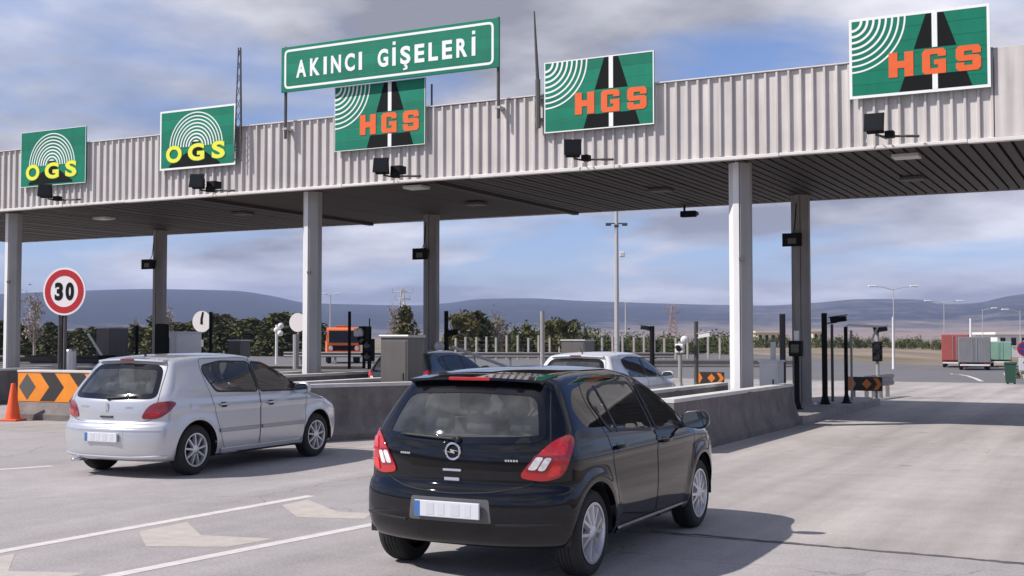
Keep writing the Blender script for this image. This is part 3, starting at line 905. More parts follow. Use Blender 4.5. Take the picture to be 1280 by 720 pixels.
# ---- masts on the canopy
def lattice_mast(name, x, y, z0, z1, w, label):
    r = empty(name, (x, y, z0), 0, label, 'mast')
    hgt = z1 - z0
    for (dx, dy) in ((-w, -w * 0.6), (w, -w * 0.6), (0, w)):
        MB().tube([(dx, dy, 0), (dx * 0.3, dy * 0.3, hgt)], 0.016, 5).build('mast_leg', M_DKGREY, r)
    m = MB(); n = 9
    P = lambda k, j: ((-w, -w * 0.6), (w, -w * 0.6), (0, w))[j % 3]
    for k in range(n):
        s0, s1 = 1 - 0.7 * k / n, 1 - 0.7 * (k + 1) / n
        for j in range(3):
            a, b = P(k, j), P(k, j + 1)
            m.tube([(a[0] * s0, a[1] * s0, hgt * k / n), (b[0] * s1, b[1] * s1, hgt * (k + 1) / n)], 0.008, 4)
    m.build('mast_lacing', M_DKGREY, r)
    return r
lattice_mast('lattice_mast', -18.70, 21.86, 5.85, 8.55, 0.10, 'slim lattice mast on the canopy left of the name board')
r = empty('tapered_mast', (-10.86, 21.84, 6.45), 0, 'tall tapered mast leaning slightly beside the green sign', 'mast')
MB().tube([(0.02, 0, -0.45), (0.01, 0, 0.55)], 0.055, 8).build('lower_tube', M_GREYBOX, r)
MB().tube([(0.01, 0, 0.5), (-0.03, 0, 1.2), (-0.07, 0, 1.97)], [0.04, 0.03, 0.016], 8).build('upper_tube', M_DKGREY, r)
MB().box(-0.05, 0.08, 0.0, 0.16, -0.3, -0.24).build('mast_clamp', M_STEEL, r)
MB().box(-0.05, 0.08, 0.0, 0.16, 0.1, 0.16).build('mast_clamp', M_STEEL, r)
r = empty('roof_rod', (-13.55, 22.1, 6.6), 0, 'short thin rod on the canopy edge right of the covered sign', 'rod')
MB().tube([(0, 0, 0), (0.0, 0, 0.62)], 0.022, 8).build('rod', M_GREYBOX, r); MB().box(-0.12, 0.10, -0.06, 0.06, 0.0, 0.07).build('foot', M_DARK, r)
M_KERB = pmat('kerb_concrete', (0.27, 0.248, 0.235), 0.9, vary=0.2, scale=2.5, bump=0.3, bscale=50)
# ================================================================== toll islands
def jersey(path, h, root, name='barrier_wall', foot=0.26, top=0.11, capm=True, mat=None):
    """concrete barrier wall with a flared foot, swept along a ground path (world coordinates); mitred corners"""
    prof = [(-foot, 0.0), (-foot, 0.10), (-foot * 0.72, 0.24), (-top - 0.015, h * 0.62), (-top, h), (top, h), (top + 0.015, h * 0.62), (foot * 0.72, 0.24), (foot, 0.10), (foot, 0.0)]
    pts = [Vector((p[0], p[1])) for p in path]
    def sweep(pr, m):
        vs, fs = [], []
        k = len(pr)
        for i, p in enumerate(pts):
            d0 = (pts[i] - pts[i - 1]).normalized() if i > 0 else (pts[1] - pts[0]).normalized()
            d1 = (pts[i + 1] - pts[i]).normalized() if i < len(pts) - 1 else d0
            nn = Vector((-(d0 + d1).y, (d0 + d1).x)).normalized(); sc = 1 / max(0.4, nn.dot(Vector((-d0.y, d0.x))))
            for (u, z) in pr: vs.append((p.x + nn.x * u * sc, p.y + nn.y * u * sc, z))
        for i in range(len(pts) - 1):
            for j in range(k - 1): fs.append((i * k + j, i * k + j + 1, (i + 1) * k + j + 1, (i + 1) * k + j))
        fs.append(tuple(range(k))); fs.append(tuple((len(pts) - 1) * k + j for j in range(k - 1, -1, -1)))
        return MB().add(vs, fs)
    # break long runs so that the relief has vertices to follow
    dense = [pts[0]]
    for a, b in zip(pts, pts[1:]):
        n = max(1, int((b - a).length / 0.7))
        dense += [a + (b - a) * (i + 1) / n for i in range(n)]
    pts = dense
    rj2 = random.Random(int(abs(path[0][0]) * 100))
    o = sweep(prof, None)
    o.v = [(x + rj2.uniform(-0.008, 0.008), y + rj2.uniform(-0.008, 0.008), z + (rj2.uniform(-0.010, 0.006) if z > 0.05 else 0)) for (x, y, z) in o.v]
    o = wb(o, name, mat or M_CONC, root)
    if capm:
        c = wb(sweep([(-top - 0.006, h - 0.045), (-top - 0.012, h + 0.012), (top + 0.012, h + 0.012), (top + 0.006, h - 0.045)], None), 'wall_capping', M_CONC_TOP, root)
    return o

def island_slab(poly, root, z=0.15):
    pts, tris = polyfill(poly)
    m = MB(); n = len(pts)
    vs = [(p[0], p[1], z) for p in pts] + [(p[0], p[1], -0.02) for p in pts]
    fs = list(tris)
    for i in range(len(poly)):
        a = i; b = (i + 1) % len(poly)
        fs.append((a, b, b + n, a + n))
    m.add(vs, fs)
    return wb(m, 'island_slab', M_KERB, root)

def kerb_run(x, y0, y1, root, side):
    n = int(round((y1 - y0) / 1.0)); L = (y1 - y0) / n
    for k in range(n):
        b = MB(); b.bbox(min(x, x - side * 0.14), max(x, x - side * 0.14), y0 + k * L + 0.006, y0 + (k + 1) * L - 0.006, -0.03, 0.165 + rng.uniform(-0.008, 0.008), 0.02)
        wb(b, 'kerb_stone', M_KERB, root)

R1 = empty('toll_island', (-6.8, 24.5, 0), 0, 'right toll island with a stained barrier wall and long kerb', 'toll island', 'toll islands between the lanes')
island_slab([(-7.75, 16.9), (-6.1, 16.9), (-6.1, 31.6), (-6.35, 32.5), (-7.45, 32.5), (-7.75, 31.6)], R1)
jersey([(-7.55, 23.6), (-7.55, 16.95), (-6.24, 16.95), (-6.24, 23.7)], 0.80, R1)
kerb_run(-5.955, 23.75, 31.7, R1, 1); kerb_run(-7.89, 23.75, 31.7, R1, -1)
R2 = empty('toll_island', (-12.0, 24.5, 0), 0, 'toll island with an angled concrete wall behind the gap between the hatchbacks', 'toll island', 'toll islands between the lanes')
island_slab([(-13.2, 15.6), (-12.8, 15.6), (-11.0, 19.2), (-11.0, 34.4), (-11.3, 35.6), (-12.8, 35.6), (-13.2, 34.4)], R2)
jersey([(-13.1, 26.0), (-13.15, 15.0), (-12.85, 15.0), (-11.1, 18.7), (-11.1, 25.0)], 0.93, R2)
kerb_run(-10.86, 25.2, 34.5, R2, 1); kerb_run(-13.34, 26.1, 34.5, R2, -1)
R3 = empty('toll_island', (-17.2, 26.0, 0), 0, 'toll island under the middle canopy column behind the silver hatchback', 'toll island', 'toll islands between the lanes')
island_slab([(-18.2, 18.5), (-16.3, 18.5), (-16.3, 35), (-18.2, 35)], R3)
jersey([(-18.0, 27), (-18.0, 18.6), (-16.5, 18.6), (-16.5, 27)], 0.9, R3)
R4 = empty('toll_island', (-27.3, 26.0, 0), 0, 'toll island under the leftmost canopy column with a long low wall', 'toll island', 'toll islands between the lanes')
island_slab([(-28.3, 19.5), (-26.3, 19.5), (-26.3, 35), (-28.3, 35)], R4)
jersey([(-28.1, 27), (-28.1, 19.6), (-26.5, 19.6), (-26.5, 30)], 0.9, R4)
R5 = empty('low_wall', (-31.0, 26.0, 0), 0, 'long dark low wall with a pale capping at the far left', 'wall')
jersey([(-40, 21.3), (-28.9, 27.0)], 0.9, R5, 'wall_body')

# ---- chevron painted nose block and its island
M_CHO = pmat('chevron_orange', (0.80, 0.26, 0.018), 0.6, vary=0.10, scale=5)
M_CHB = pmat('chevron_black', (0.03, 0.028, 0.027), 0.6, vary=0.15, scale=5)
nz = empty('chevron_block', (-21.25, 17.85, 0), R(4), 'concrete block painted with orange and black chevrons beside the traffic cone', 'barrier block')
b = MB(); b.prism([(-0.30, 0.0), (-0.30, 0.12), (-0.12, 0.34), (0.0, 0.36), (0.0, 1.0), (0.42, 1.0), (0.46, 0.0)], 'x', 0.0, 2.6)
o = b.build('block_body', M_CONC, nz)
MB().bbox(-0.012, 2.612, -0.03, 0.43, 0.985, 1.03, 0.01).build('block_capping', M_CONC_TOP, nz)
MB().box(0.0, 2.6, -0.012, -0.001, 0.37, 0.985).build('painted_face', M_CHO, nz)
flat([(0.03, 0.68), (0.26, 0.40), (0.50, 0.68), (0.26, 0.955)], -0.016, -0.008).build('black_diamond', pmat('chevron_grey', (0.09, 0.085, 0.08), 0.6), nz)
for x in (0.62, 1.42, 2.1):
    w = 0.40; t = 0.26
    poly = [(x, 0.385), (min(x + w, 2.58), 0.385), (min(x + w + t, 2.58), 0.68), (min(x + w, 2.58), 0.975), (x, 0.975), (x + t, 0.68)]
    flat(poly, -0.016, -0.008).build('black_chevron', M_CHB, nz)
L1 = empty('toll_island', (-20.0, 22, 0), 0, 'toll island running back behind the painted chevron block', 'toll island', 'toll islands between the lanes')
island_slab([(-21.2, 18.5), (-18.8, 18.7), (-18.8, 21), (-21.2, 21)], L1)
jersey([(-20.9, 18.8), (-21.0, 26.0)], 0.85, L1); jersey([(-19.1, 18.8), (-19.1, 21.0)], 0.85, L1)

# ---- traffic cone
cn = empty('traffic_cone', (-20.72, 17.28, 0), 0.3, 'faded orange traffic cone at the left edge of the picture', 'traffic cone')
M_CONE = pmat('cone_orange', (0.80, 0.10, 0.02), 0.55, vary=0.12, scale=9)
b = MB(); b.bbox(-0.20, 0.20, -0.20, 0.20, 0.0, 0.04, 0.012); b.build('cone_base', M_CONE, cn)
b = MB(); b.lathe([(0.155, 0.04), (0.145, 0.09), (0.045, 0.76), (0.040, 0.775), (0.0, 0.778)], 24, 'z'); b.build('cone_body', M_CONE, cn, angle=50)

# ---- speed limit sign
M_SRED = pmat('sign_red', (0.46, 0.012, 0.018), 0.45, vary=0.08, scale=5)
M_SFADE = pmat('sign_faded_white', (0.80, 0.75, 0.75), 0.5)
sp = empty('speed_limit_sign', (-21.07, 18.88, 0.0), R(14), 'round red and white speed limit sign reading 30', 'sign')
MB().tube([(0, 0.06, 0), (0, 0.06, 2.9)], 0.038, 8).build('post', M_DKGREY, sp)
MB().tube([(-0.17, 0.10, 0), (-0.17, 0.10, 2.5)], 0.03, 8).build('post', M_DKGREY, sp)
cz = 2.74; rr = 0.53
circ = lambda r, n=48: [(r * math.cos(2 * math.pi * k / n), cz + r * math.sin(2 * math.pi * k / n)) for k in range(n)]
flat(circ(rr), 0.0, 0.02).build('disc', M_SFADE, sp)
flat(circ(rr - 0.045), -0.004, 0.001, [circ(0.345)]).build('red_ring', M_SRED, sp)
text_plate('3', -0.235, -0.03, cz - 0.20, cz + 0.20, -0.006, 0.001, 0.05).build('digit', M_SBLACK, sp)
text_plate('0', 0.035, 0.245, cz - 0.20, cz + 0.20, -0.006, 0.001, 0.05).build('digit', M_SBLACK, sp)
MB().box(-0.2, 0.2, 0.02, 0.045, cz - 0.02, cz + 0.02).build('rear_rail', M_STEEL, sp)

# ---- equipment on the islands
def cabinet(name, x, y, z0, w, d, h, label, mat=None, door=True, cat='cabinet'):
    r = empty(name, (x, y, z0), 0, label, cat)
    MB().bbox(-w / 2, w / 2, -d / 2, d / 2, 0.06, h - 0.03, 0.012).build('cabinet_body', mat or M_GREYBOX, r)
    MB().bbox(-w / 2 - 0.03, w / 2 + 0.03, -d / 2 - 0.03, d / 2 + 0.03, h - 0.03, h + 0.02, 0.01).build('cabinet_roof', M_STEEL if mat is None else mat, r)
    MB().box(-w / 2 + 0.03, w / 2 - 0.03, -d / 2 + 0.03, d / 2 - 0.03, 0, 0.06).build('plinth', M_DKGREY, r)
    if door:
        dd = MB().bbox(-w / 2 + 0.04, w / 2 - 0.04, -d / 2 - 0.012, -d / 2 + 0.005, 0.12, h - 0.09, 0.004).build('cabinet_door', mat or M_GREYBOX, r)
        MB().box(w / 2 - 0.12, w / 2 - 0.09, -d / 2 - 0.03, -d / 2 - 0.01, h * 0.5, h * 0.5 + 0.12).build('handle', M_DKGREY, dd)
    return r
cabinet('control_cabinet', -12.28, 19.0, 0.15, 0.60, 0.55, 1.60, 'grey control cabinet on the island behind the angled wall')
cabinet('control_cabinet', -18.7, 41.0, 0.0, 0.95, 0.9, 1.62, 'grey cabinet far behind the roof of the white car')
cabinet('control_cabinet', -30.3, 29.2, 0.0, 0.62, 0.8, 2.05, 'tall grey cabinet left of the silver hatchback roof')
cabinet('control_cabinet', -26.6, 31.2, 0.15, 0.5, 0.5, 1.48, 'small grey cabinet seen over the roof of the silver hatchback')
cabinet('control_cabinet', -7.35, 26.55, 0.15, 0.42, 0.5, 1.05, 'pale grey cabinet between the two right columns', M_WHITE)
cabinet('ticket_booth', -28.6, 30.5, 0.15, 0.9, 1.2, 1.75, 'white panelled booth behind the silver hatchback', M_WHITE)

def post(name, x, y, z0, z1, r0, label, mat=None, foot=True, cat='post'):
    r = empty(name, (x, y, z0), 0, label, cat)
    MB().tube([(0, 0, 0), (0, 0, z1 - z0)], r0, 10).build('pole', mat or M_DKGREY, r)
    if foot:
        MB().bbox(-0.11, 0.11, -0.11, 0.11, 0, 0.025, 0.004).build('foot_plate', mat or M_DKGREY, r)
        MB().lathe([(r0 + 0.05, 0.025), (r0 + 0.004, 0.20)], 10, 'z').build('foot_flange', mat or M_DKGREY, r)
    return r
def add_camera(r, z, ang=0.0, arm=0.35, mat=None, side=1):
    """camera housing on a short arm"""
    a = MB(); a.tube([(0, 0, z), (side * arm, -0.05, z + 0.03)], 0.022, 6); a.build('camera_arm', mat or M_DKGREY, r)
    c = MB(); c.prism([(-0.16, -0.07), (0.20, -0.07), (0.20, 0.05), (-0.16, 0.07)], 'y', -0.07, 0.07); c.box(-0.20, 0.24, -0.085, 0.085, 0.065, 0.08)
    o = c.build('camera_housing', mat or M_DARK, r); o.location = (side * (arm + 0.02), -0.05, z + 0.10); o.rotation_euler = (0, R(-8), ang)
    g = MB(); g.lathe([(0.05, 0.0), (0.05, 0.02), (0, 0.02)], 10, 'x', (0.20, 0, -0.01)); g.build('camera_lens', M_STEEL, o)
def add_signal(r, z, n=2, mat=None, lens=('red',)):
    hgt = 0.28 * n
    s = MB(); s.bbox(-0.13, 0.13, -0.11, 0.06, z, z + hgt, 0.02)
    o = s.build('signal_head', mat or M_DARK, r)
    for k in range(n):
        cz_ = z + 0.14 + 0.28 * k
        q = MB(); q.lathe([(0.0, -0.118), (0.095, -0.118), (0.095, -0.11)], 14, 'y', (0, 0, cz_)); q.build('signal_lens', M_SIGLENS, o)
        v = MB(); vs = []; fs = []
        for j in range(9):
            a = math.pi * j / 8
            for y in (-0.11, -0.22): vs.append((0.105 * math.cos(a), y, cz_ + 0.105 * math.sin(a)))
        for j in range(8): fs.append((2 * j, 2 * j + 1, 2 * j + 3, 2 * j + 2))
        v.add(vs, fs); v.build('signal_visor', mat or M_DARK, o)
M_SIGLENS = pmat('dark_signal_lens', (0.03, 0.035, 0.03), 0.2, coat=0.8)
M_GREYPOST = pmat('grey_post_paint', (0.34, 0.33, 0.325), 0.55, vary=0.08, scale=4)

r = post('camera_post', -6.64, 28.58, 0.15, 2.30, 0.065, 'thick black post with a camera arm beside the right rear column', M_DARK); add_camera(r, 1.90, 0.1, 0.30)
r = post('camera_post', -6.76, 29.9, 0.15, 2.05, 0.035, 'thin dark post just right of the thick black post', M_DKGREY, False)
r = post('camera_post', -6.28, 29.22, 0.15, 1.98, 0.045, 'dark post with a white swan neck arm near the kerb end', M_DARK)
MB().tube([(0, 0, 1.80), (0.05, 0.1, 1.88), (0.3, 0.4, 1.86), (0.62, 0.7, 1.84)], 0.03, 6).build('swan_neck', M_WHITE, r)
MB().tube([(0.62, 0.7, 1.84), (0.50, 0.8, 1.62), (0.46, 0.8, 1.45)], 0.03, 6).build('hanging_sensor', M_WHITE, r)
r = post('camera_post', -6.42, 30.5, 0.15, 1.90, 0.03, 'thin grey post nearest the orange chevron board', M_GREYPOST, False)
r = post('square_post', -7.55, 28.25, 0.15, 2.28, 0.07, 'brown grey post left of the right rear column', M_DKGREY)
r = post('card_reader', -6.72, 26.3, 0.15, 1.35, 0.055, 'black box on a post in front of the right rear column', M_DARK)
MB().bbox(-0.15, 0.13, -0.12, 0.10, 1.16, 1.50, 0.02).build('reader_box', M_DARK, r); MB().box(-0.10, 0.08, -0.125, -0.115, 1.24, 1.42).build('reader_screen', M_SIGLENS, r)
MB().tube([(0, 0, 1.5), (0, 0, 1.72)], 0.06, 8).build('reader_lamp', M_WHITE, r)
r = post('service_pipe', -7.42, 26.95, 0.15, 1.62, 0.06, 'white pipe standing behind the pale cabinet', M_WHITE, False)
r = post('signal_post', -6.62, 34.9, 0.0, 1.9, 0.05, 'signal post with a black head beyond the kerb end', M_GREYPOST, True, 'signal'); add_signal(r, 1.05, 2); add_camera(r, 1.85, 0.3, 0.05)
r = post('signal_post', -17.08, 24.92, 0.15, 2.0, 0.05, 'black signal post left of the grey control cabinet', M_DARK, True, 'signal'); add_signal(r, 0.98, 2); MB().tube([(0, 0, 1.8), (0, 0, 2.05)], 0.015, 6).build('aerial', M_DARK, r)
r = post('signal_post', -20.64, 29.83, 0.0, 2.0, 0.05, 'signal post with a white hood behind the silver hatchback bonnet', M_DARK, True, 'signal'); add_signal(r, 1.5, 2); MB().bbox(-0.25, 0.05, -0.2, 0.0, 1.75, 2.0, 0.03).build('hood', M_WHITE, r)
r = post('camera_post', -19.86, 27.98, 0.0, 2.46, 0.045, 'tall dark post right of the middle front column', M_DARK)
r = post('grey_post', -18.71, 24.07, 0.15, 1.80, 0.075, 'short grey post left of the middle front column', M_GREYPOST)
r = post('camera_post', -16.92, 28.39, 0.15, 2.45, 0.06, 'black post with a barrier arm right of the middle rear column', M_DARK); add_camera(r, 1.6, 0.0, 0.2)
MB().sphere((-0.1, -0.2, 1.33), 0.14, 12, 8).build('beacon', M_WHITE, r)
MB().tube([(0.25, -0.1, 1.32), (2.2, -0.3, 0.75)], 0.045, 6).build('barrier_arm', M_WHITE, r)
r = post('tall_grey_post', -17.67, 35.9, 0.0, 2.60, 0.075, 'pale grey square post above the roof of the black hatchback', M_GREYPOST)
r = post('camera_post', -16.24, 42.29, 0.0, 2.15, 0.09, 'black post with a camera arm above the bonnet of the white car', M_DARK); add_camera(r, 1.98, math.pi, 0.2, None, -1); MB().bbox(-0.15, 0.6, -0.3, 0.1, 0.0, 0.14, 0.03).build('post_base', M_DARK, r)
r = post('camera_post', -12.6, 35.2, 0.15, 1.6, 0.06, 'grey post carrying a white signal left of the orange chevron board', M_GREYPOST); add_signal(r, 1.1, 1, M_WHITE); MB().sphere((0.18, -0.1, 1.50), 0.13, 10, 7).build('beacon', M_WHITE, r)
r = post('camera_post', -12.15, 35.4, 0.15, 2.22, 0.065, 'brown grey post rising behind the left orange chevron board', M_DKGREY); add_camera(r, 1.55, 0.0, 0.25, M_WHITE)
r = post('steel_bollard', -26.07, 23.6, 0.15, 1.35, 0.17, 'shiny steel bollard right of the speed limit sign post', pmat('bright_steel', (0.55, 0.55, 0.56), 0.3, 0.8), False, 'bollard'); MB().sphere((0, 0, 1.2), 0.17, 12, 6, (1, 1, 0.5)).build('bollard_cap', M_STEEL, r)
r = post('barrier_gate', -29.6, 28.3, 0.0, 1.1, 0.16, 'lane barrier with a sloping white arm behind the steel bollard', M_DARK, False, 'barrier'); MB().tube([(0, -0.1, 1.0), (-0.75, -0.1, 1.85)], 0.04, 6).build('barrier_arm', M_WHITE, r); MB().bbox(-0.2, 0.2, -0.2, 0.2, 0.0, 1.15, 0.03).build('gate_housing', M_DARK, r)
r = post('camera_post', -29.9, 29.9, 0.0, 2.25, 0.06, 'black post left of the tall grey cabinet top', M_DARK); MB().sphere((0, -0.05, 2.25), 0.13, 10, 7).build('beacon', M_WHITE, r)
r = post('camera_post', -28.2, 31.6, 0.0, 2.6, 0.06, 'dark post left of the leftmost rear column', M_DARK)
r = post('black_screen', -26.9, 28.2, 0.15, 1.7, 0.05, 'black panel beside the leftmost rear column', M_DARK, False, 'panel'); MB().bbox(-0.5, 0.0, -0.06, 0.06, 0.9, 2.0, 0.02).build('panel_body', M_DARK, r)
r = post('camera_post', -24.9, 22.3, 0.15, 2.5, 0.05, 'dark post behind the speed limit sign', M_DARK, False)
# round signs seen from the lane
def round_sign(x, y, z, rad, label, mark, striped):
    r = empty('round_sign', (x, y, 0), 0.15, label, 'sign')
    if striped:
        n = 7; h = z - rad
        for k in range(n): MB().tube([(0, 0.05, h * k / n), (0, 0.05, h * (k + 1) / n)], 0.05, 8).build('pole_band', M_WHITE if k % 2 else M_SBLACK, r)
    else: MB().tube([(0, 0.05, 0), (0, 0.05, z)], 0.04, 8).build('pole', M_GREYPOST, r)
    c = [(rad * math.cos(2 * math.pi * k / 32), z + rad * math.sin(2 * math.pi * k / 32)) for k in range(32)]
    flat(c, 0, 0.02).build('disc', M_SFADE, r)
    if mark:
        flat([(-0.05, z + 0.12), (0.02, z + rad - 0.03), (0.10, z + rad - 0.05), (0.05, z + 0.08), (0.06, z - 0.12), (-0.06, z - 0.10)], -0.004, 0.001).build('worn_mark', M_SBLACK, r)
    return r
round_sign(-31.2, 34.46, 2.32, 0.40, 'faded white round sign on a striped pole above the silver hatchback', True, True)
round_sign(-28.63, 36.93, 2.30, 0.36, 'plain pale round sign half hidden by the middle front column', False, False)
r = post('lamp_cluster', -28.7, 35.76, 0.0, 2.2, 0.05, 'post with three small round white lamps among the dark trees', M_WHITE, False, 'lamp')
for (dx, dz) in ((0.05, 2.0), (0.24, 2.16), (0.22, 1.88)): MB().sphere((dx, -0.06, dz), 0.11, 10, 7).build('lamp_globe', M_WHITE, r)
MB().tube([(0, 0, 1.75), (0.24, 0, 2.16)], 0.025, 6).build('lamp_arm', M_WHITE, r)

# ---- chevron boards with guard rails at the island ends
M_BOARD = pmat('board_black', (0.025, 0.022, 0.02), 0.55)
M_BOR = pmat('board_orange', (0.72, 0.20, 0.025), 0.55, vary=0.1, scale=6)
def chevron_board(x, y, z, label, rz=0.0):
    r = empty('chevron_board', (x, y, 0), rz, label, 'sign')
    MB().bbox(-0.52, 0.46, 0, 0.03, z - 0.19, z + 0.19, 0.006).build('board', M_BOARD, r)
    flat([(-0.08, z), (0.05, z - 0.14), (0.18, z), (0.05, z + 0.14)], -0.006, 0.002).build('diamond', M_BOR, r)
    flat([(0.22, z - 0.16), (0.34, z - 0.16), (0.45, z), (0.34, z + 0.16), (0.22, z + 0.16), (0.33, z)], -0.006, 0.002).build('chevron', M_BOR, r)
    flat([(-0.50, z - 0.17), (-0.34, z - 0.17), (-0.24, z), (-0.34, z + 0.17), (-0.50, z + 0.17)], -0.006, 0.002).build('chevron', M_BOR, r)
    for xx in (-0.3, 0.3): MB().box(xx - 0.03, xx + 0.03, 0.035, 0.09, 0, z + 0.1).build('leg', M_GREYPOST, r)
chevron_board(-11.95, 36.1, 0.46, 'orange and black chevron board left of the right front column')
chevron_board(-6.70, 33.5, 0.46, 'orange and black chevron board at the end of the right kerb')
def guard_rail(pts, z, label, ps=1.0, mat=None, zf=None):
    r = empty('guard_rail', (pts[0][0], pts[0][1], 0), 0, label, 'guard rail')
    P = [Vector((p[0], p[1], (zf(p[0], p[1]) if zf else 0))) for p in pts]
    prof = [(-0.02, -0.16), (0.03, -0.10), (-0.02, -0.03), (-0.02, 0.03), (0.03, 0.10), (-0.02, 0.16), (-0.035, 0.16), (0.012, 0.10), (-0.035, 0.03), (-0.035, -0.03), (0.012, -0.10), (-0.035, -0.16)]
    for a, b in zip(P, P[1:]):
        d = (b - a); d.z = 0; d.normalize(); nn = Vector((d.y, -d.x, 0)); vs = []
        for q in (a, b):
            for (u, v) in prof: vs.append(q + nn * u + Vector((0, 0, z + v)))
        k = len(prof); fs = [(j, (j + 1) % k, k + (j + 1) % k, k + j) for j in range(k)] + [tuple(range(k)), tuple(range(2 * k - 1, k - 1, -1))]
        wb(MB().add(vs, fs), 'rail', mat or M_RAIL, r)
        n = max(1, int((b - a).length / ps))
        for j in range(n):
            q = a + (b - a) * (j + 0.5) / n - nn * 0.09
            wb(MB().box(q.x - 0.05, q.x + 0.05, q.y - 0.04, q.y + 0.04, q.z - 0.05, q.z + z + 0.16), 'rail_post', mat or M_RAIL, r)
M_RAIL = pmat('guard_rail_steel', (0.20, 0.19, 0.185), 0.5, 0.4, vary=0.12, scale=3)
guard_rail([(-6.75, 33.9), (-6.45, 36.4)], 0.50, 'short dark guard rail behind the right chevron board', 0.55)
guard_rail([(-17.8, 44.0), (-11.6, 47.0)], 0.72, 'dark guard rail crossing behind the left chevron board', 1.6)
guard_rail([(-21.0, 31.5), (-14.0, 33.5)], 0.55, 'dark guard rail behind the grey control cabinet', 1.0)
guard_rail([(-34.0, 31.0), (-24.5, 35.5)], 0.6, 'grey guard rail behind the silver hatchback', 1.5)
guard_rail([(-46, 58), (-24, 66)], 0.7, 'far guard rail along the verge beyond the lanes', 2.0)
guard_rail([(-40.0, 23.5), (-28.6, 29.6)], 0.98, 'black guard rail just behind the low wall at the far left', 1.3, M_DKGREY)
guard_rail([(-20.5, 22.8), (-13.6, 24.6)], 0.80, 'black rail between the middle column and the grey control cabinet', 1.2, M_DKGREY)
